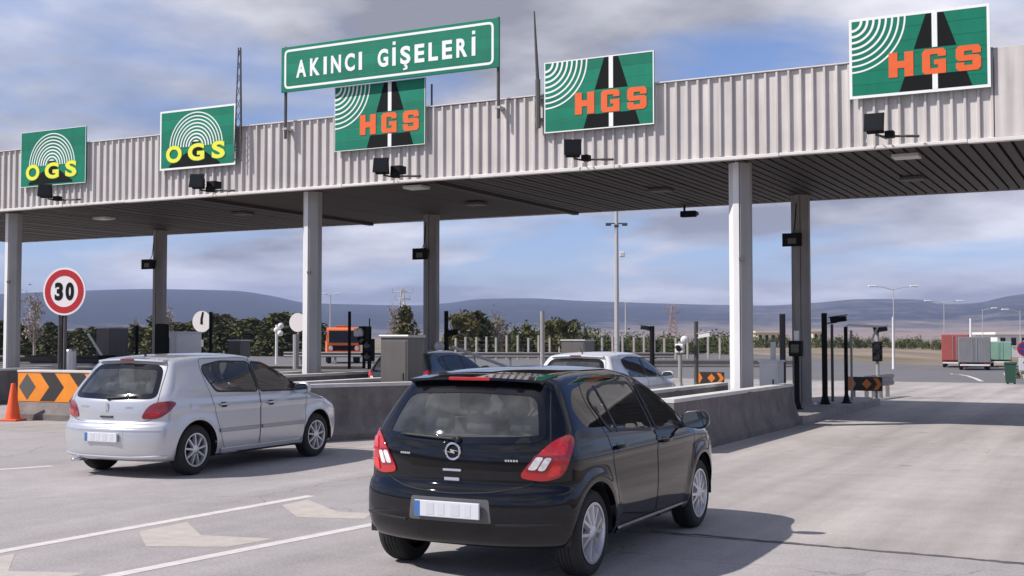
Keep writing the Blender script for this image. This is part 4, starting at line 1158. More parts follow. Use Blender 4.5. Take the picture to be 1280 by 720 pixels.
# ================================================================== cars
class CarBody:
    """Shell found by casting rays from an inner core to the zero level of a smooth solid."""
    def __init__(self, S):
        self.S = S
        self.w = pchip(*S['w']); self.roof = pchip(*S['roof']); self.rear = pchip(*S['rear'])
        self.belt = pchip(*S['belt']); self.nose = pchip(*S['nose'])
        self.build()
    def F(self, x, y, z):
        S = self.S; a = np.abs(y)
        w = self.w(x)
        zb = self.belt(x)
        lo = np.clip(0.60 - z, 0, None); hi = np.clip(z - 0.62, 0, None)
        ys = w - 0.30 * lo ** 2 - 0.16 * np.minimum(hi, 0.40) ** 2
        s = 0.030
        t = (z - zb) / s
        sp = s * np.logaddexp(0, t)
        ys = ys - S['lean'] * sp - 0.14 * np.clip(z - zb, 0, None) ** 2
        cr = S.get('crease', 0.80)
        ys = ys + 0.012 * np.exp(-((z - cr) / 0.035) ** 2)
        for xw in (S['xr'], S['xf']):
            rr = np.sqrt((x - xw) ** 2 + (z - S['rw']) ** 2)
            ys = ys + S['flare'] * np.exp(-((rr - S['ra'] - 0.02) / 0.075) ** 2)
        side = a - ys
        u = a / 0.85
        rear = (self.rear(z) + S['rcurve'] * u ** 2.6) - x
        front = (x - (self.nose(z) - 0.34 * u ** 2.6)) * 0.9
        top = (z - (self.roof(x) - 0.055 * u ** 2 * (0.6 + 0.4 * (x < 99)))) * 0.85
        bot = S['zbot'] - z
        k = S.get('k', 0.028)
        V = np.stack([side, rear, front, top, bot])
        M = V.max(0)
        return M + k * np.log(np.exp((V - M) / k).sum(0))
    def build(self):
        S = self.S; L = S['L']
        B0 = np.array([-0.35, -1.25, -0.1]); B1 = np.array([L + 0.35, 1.25, 1.95])
        C0 = np.array([1.0, -0.25, 0.50]); C1 = np.array([L - 1.0, 0.25, 0.66])
        step = S.get('step', 0.034)
        grids = []
        def axis(i, n): return np.linspace(B0[i], B1[i], n)
        n = [int((B1[i] - B0[i]) / step) for i in range(3)]
        n[1] = n[1] // 2 * 2 + 1
        polys = []; pts = []
        base = 0
        for ax in range(3):
            for side in (0, 1):
                o = [i for i in range(3) if i != ax]
                A, Bq = np.meshgrid(axis(o[0], n[o[0]]), axis(o[1], n[o[1]]), indexing='ij')
                P = np.zeros(A.shape + (3,)); P[..., o[0]] = A; P[..., o[1]] = Bq; P[..., ax] = (B0, B1)[side][ax]
                na, nb = A.shape
                pts.append(P.reshape(-1, 3))
                I = base + np.arange(na * nb).reshape(na, nb)
                q = np.stack([I[:-1, :-1], I[1:, :-1], I[1:, 1:], I[:-1, 1:]], -1).reshape(-1, 4)
                flip = (side == 0) ^ (ax == 1)
                polys.append(q[:, ::-1] if flip else q)
                base += na * nb
        P = np.concatenate(pts); Q = np.concatenate(polys)
        key = np.round(P, 4)
        uq, inv = np.unique(key, axis=0, return_inverse=True)
        inv = inv.reshape(-1)
        P = uq; Q = inv[Q]
        Cc = np.clip(P, C0, C1)
        lo = np.zeros(len(P)); hi = np.ones(len(P))
        for _ in range(34):
            m = (lo + hi) / 2
            X = Cc + (P - Cc) * m[:, None]
            v = self.F(X[:, 0], X[:, 1], X[:, 2]) < 0
            lo = np.where(v, m, lo); hi = np.where(v, hi, m)
        self.V = Cc + (P - Cc) * ((lo + hi) / 2)[:, None]
        self.Q = Q
        self.bvh = BVHTree.FromPolygons([Vector(p) for p in self.V], [tuple(int(i) for i in q) for q in self.Q])
        c = self.V[self.Q].mean(1)
        a = self.V[self.Q[:, 2]] - self.V[self.Q[:, 0]]; b = self.V[self.Q[:, 3]] - self.V[self.Q[:, 1]]
        nn = np.cross(a, b); nn /= np.linalg.norm(nn, axis=1)[:, None] + 1e-12
        if (nn * (c - np.array([L / 2, 0, 0.6]))).sum(1).mean() < 0:
            self.Q = self.Q[:, ::-1]; nn = -nn
        self.C = c; self.N = nn
        # smooth vertex normals from the field
        e = 1e-3; X, Y, Z = self.V.T
        g = np.stack([self.F(X + e, Y, Z) - self.F(X - e, Y, Z), self.F(X, Y + e, Z) - self.F(X, Y - e, Z), self.F(X, Y, Z + e) - self.F(X, Y, Z - e)], 1)
        self.VN = g / (np.linalg.norm(g, axis=1)[:, None] + 1e-12)
    def solve_many(self, rays):
        """first hits of the smooth solid for many rays -> list of (point, normal)"""
        n = len(rays); T = np.full(n, -1.0)
        O = np.array([r[0] for r in rays], float); D = np.array([r[1] for r in rays], float)
        for i in range(n):
            h = self.bvh.ray_cast(Vector(O[i]), Vector(D[i]), 20)
            if h[0] is not None: T[i] = h[3]
        ok = T > 0
        t0 = T - 0.03; t1 = T + 0.03
        for _ in range(18):
            m = (t0 + t1) / 2; P = O + D * m[:, None]
            v = self.F(P[:, 0], P[:, 1], P[:, 2]) < 0
            t1 = np.where(v, m, t1); t0 = np.where(v, t0, m)
        P = O + D * ((t0 + t1) / 2)[:, None]
        e = 1e-3; x, y, z = P.T
        G = np.stack([self.F(x + e, y, z) - self.F(x - e, y, z), self.F(x, y + e, z) - self.F(x, y - e, z), self.F(x, y, z + e) - self.F(x, y, z - e)], 1)
        G /= np.linalg.norm(G, axis=1)[:, None] + 1e-12
        return [(Vector(P[i]), Vector(G[i])) if ok[i] else (None, None) for i in range(n)]
    def solve(self, o, d):
        return self.solve_many([(o, d)])[0]

def densify(poly, d=0.05):
    out = []
    for i in range(len(poly)):
        a = np.array(poly[i], float); b = np.array(poly[(i + 1) % len(poly)], float)
        k = max(1, int(math.ceil(np.linalg.norm(b - a) / d)))
        out += [tuple(a + (b - a) * j / k) for j in range(k)]
    return out

def frame_fn(kind, ang=45):
    """2D (u,v) -> ray for side (+1 left / -1 right), rear, front or diagonal projections"""
    if kind == 'left': return lambda u, v: ((u, 3, v), (0, -1, 0))
    if kind == 'right': return lambda u, v: ((u, -3, v), (0, 1, 0))
    if kind == 'rear': return lambda u, v: ((-3, u, v), (1, 0, 0))
    if kind == 'front': return lambda u, v: ((9, u, v), (-1, 0, 0))
    ca, sa = math.cos(R(ang)), math.sin(R(ang))
    if kind == 'diag_right':   # u = x*sa - y*ca
        return lambda u, v: ((u * sa - 4 * ca, -u * ca - 4 * sa, v), (ca, sa, 0))
    if kind == 'diag_left':
        return lambda u, v: ((u * sa - 4 * ca, u * ca + 4 * sa, v), (ca, -sa, 0))

def patch(body, name, poly, kind, mat, parent, off=0.004, holes=(), skirt=0.012, grid=0.05, ang=45):
    """a panel lying on the body: the outline projected on the shell, lifted by off, with an edge turned inwards"""
    fn = frame_fn(kind, ang)
    poly = densify(poly, min(grid, 0.05)); holes = [densify(h, 0.05) for h in holes]
    xs = [p[0] for p in poly]; zs = [p[1] for p in poly]
    pts = [Vector(p) for p in poly]; edges = [(i, (i + 1) % len(poly)) for i in range(len(poly))]
    for h in holes:
        k0 = len(pts); pts += [Vector(p) for p in h]; edges += [(k0 + i, k0 + (i + 1) % len(h)) for i in range(len(h))]
    nb = len(pts)
    u = min(xs) + grid / 2
    small = inset(poly, grid * 0.35)
    while u < max(xs):
        v = min(zs) + grid / 2
        while v < max(zs):
            if inside((u, v), small) and not any(inside((u, v), h) for h in holes):
                pts.append(Vector((u, v)))
            v += grid
        u += grid
    r = delaunay_2d_cdt(pts, edges, [], 0, 1e-6)
    V2 = r[0]; tris = []
    for t in r[2]:
        c = (V2[t[0]] + V2[t[1]] + V2[t[2]]) / 3
        if inside(c, poly) and not any(inside(c, h) for h in holes):
            tris.append(tuple(t))
    V = []; N = []
    rays = [fn(q[0], q[1]) for q in V2]
    for (o, d), (p, n) in zip(rays, body.solve_many(rays)):
        if p is None:
            p, n = Vector(o) + Vector(d) * 3, -Vector(d)
        V.append(p + n * off); N.append(n)
    bm = bmesh.new()
    bv = [bm.verts.new(p) for p in V]
    for t in tris:
        try: bm.faces.new([bv[i] for i in t])
        except ValueError: pass
    bm.normal_update()
    # orient outwards
    for f in bm.faces:
        i = f.verts[0].index
    bm.verts.index_update()
    flip = [f for f in bm.faces if f.normal.dot(N[f.verts[0].index]) < 0]
    bmesh.ops.reverse_faces(bm, faces=flip)
    for f in bm.faces: f.smooth = True
    if skirt:
        be = [e for e in bm.edges if len(e.link_faces) == 1]
        m = {}
        for e in be:
            for v in e.verts:
                if v not in m:
                    m[v] = bm.verts.new(v.co - N[v.index] * skirt)
        for e in be:
            a, b = e.verts
            lf = e.link_faces[0]
            lv = list(lf.verts); ia = lv.index(a)
            if lv[(ia + 1) % len(lv)] == b: q = [b, a, m[a], m[b]]
            else: q = [a, b, m[b], m[a]]
            try:
                f = bm.faces.new(q); f.smooth = False
            except ValueError: pass
            e.smooth = False
    loose = [v for v in bm.verts if not v.link_faces]
    for v in loose: bm.verts.remove(v)
    me = bpy.data.meshes.new(name); bm.to_mesh(me); bm.free()
    me.materials.append(mat)
    o = bpy.data.objects.new(name, me)
    return link(o, parent)

def ribbon(body, name, line, kind, mat, parent, width=0.006, off=0.0015, ang=45, sub=0.03, raise_=0.0):
    """thin strip along a 2D polyline projected on the shell"""
    fn = frame_fn(kind, ang)
    P = []
    for i in range(len(line) - 1):
        a = np.array(line[i]); b = np.array(line[i + 1]); n = max(1, int(np.linalg.norm(b - a) / sub))
        for k in range(n): P.append(a + (b - a) * k / n)
    P.append(np.array(line[-1]))
    pts = []; nor = []
    for p, n in body.solve_many([fn(float(q[0]), float(q[1])) for q in P]):
        if p is None: continue
        pts.append(p); nor.append(n)
    vs, fs = [], []
    h = raise_
    for i, p in enumerate(pts):
        t = (pts[min(i + 1, len(pts) - 1)] - pts[max(i - 1, 0)]).normalized()
        s = nor[i].cross(t).normalized() * width / 2
        b = p + nor[i] * off
        if h:
            vs += [b - s - nor[i] * 0.004, b - s * 0.7 + nor[i] * h, b + s * 0.7 + nor[i] * h, b + s - nor[i] * 0.004]
        else:
            vs += [b - s, b + s]
    k = 4 if h else 2
    for i in range(len(pts) - 1):
        for j in range(k - 1):
            fs.append((i * k + j, i * k + j + 1, (i + 1) * k + j + 1, (i + 1) * k + j))
    mb = MB(); mb.add(vs, fs)
    return mb.build(name, mat, parent)

def make_wheel(parent, pos, side, r, rim_r, style, M):
    """wheel > tyre, rim; side -1 right, +1 left; axle along y"""
    wroot = MB()
    hw = 0.095
    hub = empty('wheel', pos)
    hub.parent = parent
    hub.rotation_euler = (0, 0, 0 if side < 0 else math.pi)   # outer face on -y
    prof = [(rim_r - 0.012, -hw + 0.02), (rim_r + 0.008, -hw + 0.006), (rim_r + 0.030, -hw - 0.006), (r - 0.035, -hw - 0.004), (r - 0.012, -hw + 0.012), (r - 0.002, -hw + 0.034)]
    for g in (-0.045, -0.015, 0.015, 0.045):
        prof += [(r, g - 0.012), (r, g + 0.010), (r - 0.007, g + 0.011), (r - 0.007, g + 0.014)]
    prof += [(r, hw - 0.034), (r - 0.012, hw - 0.012), (r - 0.035, hw), (rim_r, hw)]
    t = MB(); t.lathe(prof, 40, 'y'); t.build('tyre', M['rubber'], hub, angle=50)
    b = MB()
    b.lathe([(rim_r + 0.004, -hw + 0.004), (rim_r + 0.006, -hw - 0.004), (rim_r - 0.010, -hw - 0.004), (rim_r - 0.018, -hw + 0.012), (rim_r - 0.03, hw - 0.03)], 40, 'y')
    ns = 6 if style == 'twin' else 9
    face = -hw + 0.012
    for k in range(ns):
        for dd in ((-0.10, 0.10) if style == 'twin' else (0.0,)):
            a = 2 * math.pi * k / ns + 0.2
            a1 = a + dd * (2.4 if style == 'twin' else 1)
            w0, w1 = (0.022, 0.020) if style == 'twin' else (0.020, 0.017)
            p0 = np.array([math.cos(a + dd * 0.2) * 0.045, math.sin(a + dd * 0.2) * 0.045]); p1 = np.array([math.cos(a1) * (rim_r - 0.012), math.sin(a1) * (rim_r - 0.012)])
            d = (p1 - p0) / np.linalg.norm(p1 - p0); nn = np.array([-d[1], d[0]])
            vs = []
            for (p, w, y) in ((p0, w0, face - 0.010), (p1, w1, face)):
                for sgn, dep in ((-1, 0.03), (-0.55, -0.006), (0.55, -0.006), (1, 0.03)):
                    q = p + nn * w * sgn
                    vs.append((q[0], y + dep, q[1]))
            b.add(vs, [(0, 1, 5, 4), (1, 2, 6, 5), (2, 3, 7, 6)])
    b.lathe([(0.0, face - 0.022), (0.045, face - 0.022), (0.062, face - 0.010), (0.066, face + 0.03)], 24, 'y')
    b.build('rim', M['alloy'], hub, angle=40)
    d = MB(); d.lathe([(0.0, 0.0), (rim_r * 0.62, 0.0), (rim_r * 0.62, 0.02), (0, 0.02)], 28, 'y')
    d.lathe([(rim_r * 0.7, 0.03), (rim_r - 0.02, 0.03)], 28, 'y')
    d.build('brake_disc', M['darkmetal'], hub)
    return hub

def face_mesh(body, mask, name, mat, parent, V=None):
    V = body.V if V is None else V
    q = body.Q[mask]
    used = np.unique(q); mp = -np.ones(len(V), int); mp[used] = np.arange(len(used))
    me = bpy.data.meshes.new(name)
    me.from_pydata([tuple(float(c) for c in p) for p in V[used]], [], [tuple(int(i) for i in f) for f in mp[q]])
    me.polygons.foreach_set('use_smooth', [True] * len(me.polygons))
    me.update()
    me.normals_split_custom_set_from_vertices([tuple(float(c) for c in n) for n in body.VN[used]])
    me.materials.append(mat)
    o = bpy.data.objects.new(name, me)
    return link(o, parent)

_body_cache = {}
def make_car(S, loc, heading, paint, M, label, group=None, name='hatchback', detail=True, plate=True, seats=True):
    """heading: degrees to the left of +Y; local x forward from the rear bumper, y to the left"""
    key = S['key']
    if key not in _body_cache: _body_cache[key] = CarBody(S)
    B = _body_cache[key]
    root = empty(name, (loc[0], loc[1], 0), math.pi / 2 + R(heading), label, 'car', group)
    root.scale = (1, 1, S.get('zs', 1.0))
    V, Q, C, N = B.V, B.Q, B.C, B.N
    removed = np.zeros(len(Q), bool)
    sidef = np.abs(N[:, 1]) > 0.35
    def cut(poly, sel, u, v): return sel & inside_np(u, v, poly)
    # --- window outlines
    sw = [rnd(p, 0.07) for p in S['side_windows']]
    rw = rnd(S['rear_window'], 0.12); fw = rnd(S['front_window'], 0.10)
    for p in sw:
        removed |= cut(inset(p, 0.022), sidef & (np.abs(C[:, 1]) > 0.3), C[:, 0], C[:, 2])
    removed |= cut(inset(rw, 0.035), N[:, 0] < -0.3, C[:, 1], C[:, 2])
    removed |= cut(inset(fw, 0.03), (N[:, 0] > 0.2) & (C[:, 0] > S['L'] * 0.45), C[:, 1], C[:, 2])
    # --- wheel arches: cut faces, snap the rim of the hole to a clean circle
    V2 = V.copy()
    arch = np.zeros(len(Q), bool)
    for xw in (S['xr'], S['xf']):
        d = np.hypot(C[:, 0] - xw, C[:, 2] - S['rw'])
        arch |= (d < S['ra']) & (np.abs(C[:, 1]) > 0.42)
    removed |= arch
    av = np.unique(Q[arch]); kv = np.unique(Q[~removed]); edge = np.intersect1d(av, kv)
    rays, idx = [], []
    for i in edge:
        p = V2[i]
        xw = S['xr'] if abs(p[0] - S['xr']) < abs(p[0] - S['xf']) else S['xf']
        dx, dz = p[0] - xw, p[2] - S['rw']; h = math.hypot(dx, dz)
        if abs(B.VN[i][1]) > 0.3 and h > 0.05:
            nx, nz = xw + dx / h * S['ra'], S['rw'] + dz / h * S['ra']
            if nz > S['zbot'] + 0.02:
                sg = 1 if p[1] > 0 else -1
                rays.append(((nx, 3 * sg, nz), (0, -sg, 0))); idx.append(i)
    for i, (q, _n) in zip(idx, B.solve_many(rays)):
        if q is not None: V2[i] = (q.x, q.y, q.z)
    keep = ~removed
    under = C[:, 2] < S['zbot'] + 0.03
    # --- assign faces to parts
    part = np.zeros(len(Q), int)
    doors = [rnd(d, 0.08) for d in S['doors']]
    for k, d in enumerate(doors):
        inn = inside_np(C[:, 0], C[:, 2], d) & sidef & (np.abs(C[:, 1]) > 0.45)
        part[inn & (C[:, 1] < 0)] = 1 + 2 * k
        part[inn & (C[:, 1] > 0)] = 2 + 2 * k
    gate = rnd(S['gate'], 0.10)
    part[inside_np(C[:, 1], C[:, 2], gate) & (N[:, 0] < -0.3) & (C[:, 0] < 0.9) & (part == 0)] = 10
    bump = (part == 0) & (C[:, 0] < S['xr'] - 0.05) & (C[:, 2] < S['bump_z'])
    part[bump] = 11
    part[(part == 0) & (C[:, 0] > S['xf'] + 0.1) & (C[:, 2] < 0.62)] = 12
    part[under & (part != 11) & (part != 12)] = 20
    face_mesh(B, keep & (part == 0), 'body_shell', paint, root, V2)
    if (keep & (part == 20)).any():
        face_mesh(B, keep & (part == 20), 'underbody', M['blackplastic'], root, V2)
    ob_doors = {}
    for k in range(len(doors)):
        for j, sgn in ((1, -1), (2, 1)):
            ob_doors[(k, sgn)] = face_mesh(B, keep & (part == j + 2 * k), 'door', paint, root, V2)
    ob_gate = face_mesh(B, keep & (part == 10), 'tailgate', paint, root, V2)
    ob_bump = face_mesh(B, keep & (part == 11), 'rear_bumper', paint, root, V2)
    face_mesh(B, keep & (part == 12), 'front_bumper', paint, root, V2)
    # --- glass
    for sgn, kind in ((-1, 'right'), (1, 'left')):
        for p in sw:
            seal = patch(B, 'side_window', inset(p, 0.018), kind, M['glass'], root, off=0.0015, skirt=0)
            patch(B, 'window_seal', p, kind, M['seal'], seal, off=0.005, holes=(inset(p, 0.022),), skirt=0.01, grid=0.2)
    g = patch(B, 'rear_window', inset(rw, 0.03), 'rear', M['rearglass'], root, off=0.0015, skirt=0)
    patch(B, 'window_seal', rw, 'rear', M['frit'], g, off=0.006, holes=(inset(rw, S.get('frit', 0.05)),), skirt=0.01, grid=0.2)
    g = patch(B, 'windscreen', inset(fw, 0.02), 'front', M['glass'], root, off=0.0015, skirt=0)
    patch(B, 'window_seal', fw, 'front', M['frit'], g, off=0.006, holes=(inset(fw, 0.045),), skirt=0.01, grid=0.2)
    sp = S['spoiler']
    prof = [(sp[0] - 0.055, sp[1] + 0.004), (sp[0] - 0.06, sp[1] - 0.014), (sp[0] + 0.02, sp[1] - 0.045), (sp[0] + 0.22, sp[1] - 0.03), (sp[0] + 0.25, sp[1] + 0.035)]
    vs = []; fs = []; ny = 14; hwid = sp[2]
    for j in range(ny + 1):
        y = -hwid + 2 * hwid * j / ny; u = abs(y) / 0.85
        for (x, z) in prof: vs.append((x + (S['rcurve'] * u ** 2.6) * 0.9, y, z - 0.05 * u ** 2))
    k = len(prof)
    for j in range(ny):
        for i in range(k): fs.append((j * k + i, j * k + (i + 1) % k, (j + 1) * k + (i + 1) % k, (j + 1) * k + i))
    fs.append(tuple(range(k))); fs.append(tuple(ny * k + i for i in range(k - 1, -1, -1)))
    sm = MB(); sm.add(vs, fs); sm.build('roof_spoiler', paint, root, angle=35)
    if 'quarter' in S:
        for kind in ('right', 'left'):
            ribbon(B, 'quarter_light_bar', S['quarter'], kind, M['seal'], root, 0.035, 0.004, raise_=0.004)
    # --- wheel arch liners and lips
    for xw in (S['xr'], S['xf']):
        for sgn in (-1, 1):
            lm = MB(); vs = []; fs = []; n = 22
            for k in range(n + 1):
                a0 = math.asin((S['zbot'] + 0.035 - S['rw']) / S['ra']); a = a0 + (math.pi - 2 * a0) * k / n
                for y in (0.42, float(B.w(np.array([xw]))[0]) - 0.035):
                    vs.append((xw + S['ra'] * 1.02 * math.cos(a), sgn * y, S['rw'] + S['ra'] * 1.02 * math.sin(a)))
            for k in range(n): fs.append((2 * k, 2 * k + 1, 2 * k + 3, 2 * k + 2))
            c = len(vs); vs.append((xw, sgn * 0.42, S['rw']))
            for k in range(n): fs.append((2 * k, 2 * k + 2, c))
            lm.add(vs, fs); lm.build('wheel_arch_liner', M['blackplastic'], root)
    for xw in (S['xr'], S['xf']):
        yw = float(B.w(np.array([xw]))[0]) - 0.125
        for sgn in (-1, 1):
            make_wheel(root, (xw, sgn * yw, S['rw']), sgn, S['rw'], S['rim'], S['wheel'], M)
    # --- shut lines
    for k, d in enumerate(doors):
        for sgn, kind in ((-1, 'right'), (1, 'left')):
            line = [q for q in d if q[1] < S['belt_line']]
            i0 = max(range(len(d)), key=lambda i: d[i][1])
            dd = d[i0:] + d[:i0 + 1]
            ribbon(B, 'shut_line', dd, kind, M['gap'], ob_doors[(k, sgn)], 0.007)
    ribbon(B, 'shut_line', gate[1:] + gate[:2], 'rear', M['gap'], ob_gate, 0.008)
    # --- handles
    if detail:
        for k, (hx, hz) in enumerate(S['handles']):
            for sgn, kind in ((-1, 'right'), (1, 'left')):
                p, n = B.solve((hx, 3 * sgn, hz), (0, -sgn, 0))
                hb = MB()
                y = p.y; s = sgn
                patch(B, 'handle_recess', rnd([(hx - 0.06, hz - 0.035), (hx + 0.06, hz - 0.035), (hx + 0.06, hz + 0.03), (hx - 0.06, hz + 0.03)], 0.03), kind, M['gap'] if S['key'] != 'black' else paint, ob_doors[(k, sgn)], off=0.002, skirt=0)
                hb.tube([(hx - 0.085, y + s * 0.004, hz), (hx - 0.07, y + s * 0.03, hz + 0.003), (hx + 0.0, y + s * 0.037, hz + 0.005), (hx + 0.07, y + s * 0.03, hz + 0.003), (hx + 0.085, y + s * 0.004, hz)], [0.012, 0.014, 0.015, 0.014, 0.012], 8)
                hb.build('handle', paint, ob_doors[(k, sgn)], smooth=True)
        for sgn, kind in ((-1, 'right'), (1, 'left')):
            if 'moulding' in S:
                for k, ln in enumerate(S['moulding']):
                    ribbon(B, 'side_moulding', ln, kind, M['moulding'], ob_doors[(k, sgn)], 0.055, 0.002, raise_=0.012)
            ribbon(B, 'sill_trim', S['sill'], kind, paint, root, 0.06, 0.002, raise_=0.012)
    # --- mirrors
    for sgn in (-1, 1):
        mx, mz = S['mirror']
        p, n = B.solve((mx, 3 * sgn, mz), (0, -sgn, 0))
        mr = empty('wing_mirror', (p.x, p.y, p.z)); mr.parent = root
        hb = MB()
        nn, mm = 18, 12; vs = []; fs = []
        cx, cy, cz = -0.02, sgn * 0.145, 0.03
        for i in range(mm + 1):
            t = math.pi * i / mm
            for k in range(nn):
                a = 2 * math.pi * k / nn
                X = math.cos(t); Yv = math.sin(t) * math.cos(a); Zv = math.sin(t) * math.sin(a)
                f = lambda q, e: math.copysign(abs(q) ** e, q)
                x = 0.075 * f(X, 0.8); y = 0.125 * f(Yv, 0.75); z = 0.085 * f(Zv, 0.75)
                if x < -0.02: x = -0.02 - (-(x + 0.02)) * 0.25
                if y * sgn < 0: z *= 0.9
                vs.append((cx + x, cy + y, cz + z))
        for i in range(mm):
            for k in range(nn):
                fs.append((i * nn + k, (i + 1) * nn + k, (i + 1) * nn + (k + 1) % nn, i * nn + (k + 1) % nn))
        hb.add(vs, fs)
        hb.tube([(0.0, -sgn * 0.03, -0.03), (0, sgn * 0.06, -0.005)], [0.04, 0.03], 10)
        hb.build('mirror_housing', M['mirrorcase'] if S.get('black_mirror') else paint, mr, smooth=True)
        gm = MB(); gv = [(-0.0385 + cx, cy + 0.105 * math.copysign(abs(math.cos(a)) ** 0.7, math.cos(a)), cz + 0.068 * math.copysign(abs(math.sin(a)) ** 0.7, math.sin(a))) for a in [2 * math.pi * k / 24 for k in range(24)]]
        gm.add(gv, [tuple(range(24))]); gm.build('mirror_glass', M['mirror'], mr)
    # --- rear lamps
    for sgn, kind in ((-1, 'diag_right'), (1, 'diag_left')):
        lp = rnd(S['lamp'], 0.06)
        lamp = patch(B, 'tail_lamp', lp, kind, M[S.get('lamp_mat', 'redlens')], root, off=0.010, skirt=0.03, grid=0.03, ang=S['lamp_ang'])
        for il, (poly, mt) in enumerate(S['lamp_lenses']):
            patch(B, 'lamp_lens', rnd(poly, 0.02), kind, M[mt], lamp, off=0.0125 + 0.0012 * il, skirt=0.006, grid=0.03, ang=S['lamp_ang'])
        hl = rnd(S['headlamp'], 0.05)
        patch(B, 'headlamp', hl, 'right' if sgn < 0 else 'left', M['clearlens'], root, off=0.006, skirt=0.02, grid=0.05)
    # --- plate, badge, wiper, brake light
    pz, px0, pw = S['plate']
    if detail:
        rec = patch(B, 'plate_recess', rnd([(-0.33, pz - 0.085), (0.33, pz - 0.085), (0.31, pz + 0.08), (-0.31, pz + 0.08)], 0.02), 'rear', M['recess'] if S['key'] == 'black' else paint, ob_bump, off=0.002, skirt=0.004)
    p, n = B.solve((-3, 0, pz), (1, 0, 0))
    pm = MB(); pm.bbox(p.x - 0.028, p.x - 0.006, -0.26, 0.26, pz - 0.056, pz + 0.056, 0.004)
    pl = pm.build('number_plate', M['plate'], ob_bump)
    pb = MB(); pb.box(p.x - 0.0305, p.x - 0.02, 0.215, 0.257, pz - 0.053, pz + 0.053); pb.build('plate_band', M['plateblue'], ob_bump)
    if detail:
        for yy, ww, mt in ((0.13, 0.06, 0), (0.04, 0.05, 1), (-0.07, 0.07, 0), (-0.17, 0.05, 1)):
            q = MB(); q.box(p.x - 0.0295, p.x - 0.02, yy - ww / 2, yy + ww / 2, pz - 0.04, pz + 0.042)
            q.build('plate_smudge', M['platesmudge%d' % mt], ob_bump)
    S['badge'](B, ob_gate, M)
    if detail:
        (y0, z0), (y1, z1) = S['wiper']
        wp = MB(); pts = []
        for k in range(9):
            t = k / 8; q, n = B.solve((-3, y0 + (y1 - y0) * t, z0 + (z1 - z0) * t), (1, 0, 0)); pts.append(q + n * 0.02)
        wp.tube(pts, [0.018] + [0.011] * 7 + [0.006], 8)
        q, n = B.solve((-3, y0, z0), (1, 0, 0)); wp.sphere(q + n * 0.012, 0.026)
        wp.build('rear_wiper', M['blackplastic'], ob_gate, smooth=True)
    S['extras'](B, root, ob_gate, ob_bump, paint, M)
    # --- interior
    it = MB()
    L = S['L']
    it.box(0.45, S['xf'] - 0.25, -0.66, 0.66, 0.24, 0.30)
    it.box(0.42, 0.47, -0.62, 0.62, 0.28, 0.80)
    it.box(S['xf'] - 0.62, S['xf'] - 0.25, -0.66, 0.66, 0.28, 0.93)
    it.build('cabin_floor', M['cabin'], root)
    if seats:
        for yy in (-0.36, 0.36):
            st = MB()
            st.bbox(1.30, 1.78, yy - 0.24, yy + 0.24, 0.36, 0.56, 0.05)
            st.prism([(1.22, 0.5), (1.34, 0.5), (1.16, 1.08), (1.07, 1.08)], 'y', yy - 0.23, yy + 0.23)
            st.build('front_seat', M['seat'], root, angle=60)
            hr = MB(); hr.bbox(1.03, 1.12, yy - 0.13, yy + 0.13, 1.14, 1.33, 0.035); hr.tube([(1.08, yy - 0.06, 1.05), (1.08, yy - 0.06, 1.16)], 0.008); hr.tube([(1.08, yy + 0.06, 1.05), (1.08, yy + 0.06, 1.16)], 0.008)
            hr.build('headrest', M['seat'], root, angle=60)
        rs = MB()
        rs.prism([(0.55, 0.45), (0.72, 0.45), (0.56, 1.0), (0.47, 1.0)], 'y', -0.60, 0.60)
        rs.bbox(0.6, 1.05, -0.6, 0.6, 0.33, 0.5, 0.04)
        rs.build('rear_seat', M['seat'], root, angle=60)
        for yy in (-0.36, 0.0, 0.36):
            hr = MB(); hr.bbox(0.47, 0.56, yy - 0.12, yy + 0.12, 1.02, 1.15, 0.035); hr.build('headrest', M['seat'], root, angle=60)
        sw_ = MB()
        c = Vector((S['xf'] - 0.78, 0.36, 0.95)); nrm = Vector((-0.9, 0, 0.42)).normalized(); uu = Vector((0, 1, 0)); ww = nrm.cross(uu)
        ringp = [c + (uu * math.cos(2 * math.pi * k / 20) + ww * math.sin(2 * math.pi * k / 20)) * 0.185 for k in range(21)]
        sw_.tube(ringp, 0.015, 6, cap=False); sw_.tube([c - uu * 0.18, c + uu * 0.18], 0.02, 6); sw_.tube([c, c - nrm * 0.25], 0.03, 6)
        sw_.build('steering_wheel', M['cabin'], root, smooth=True)
    return root
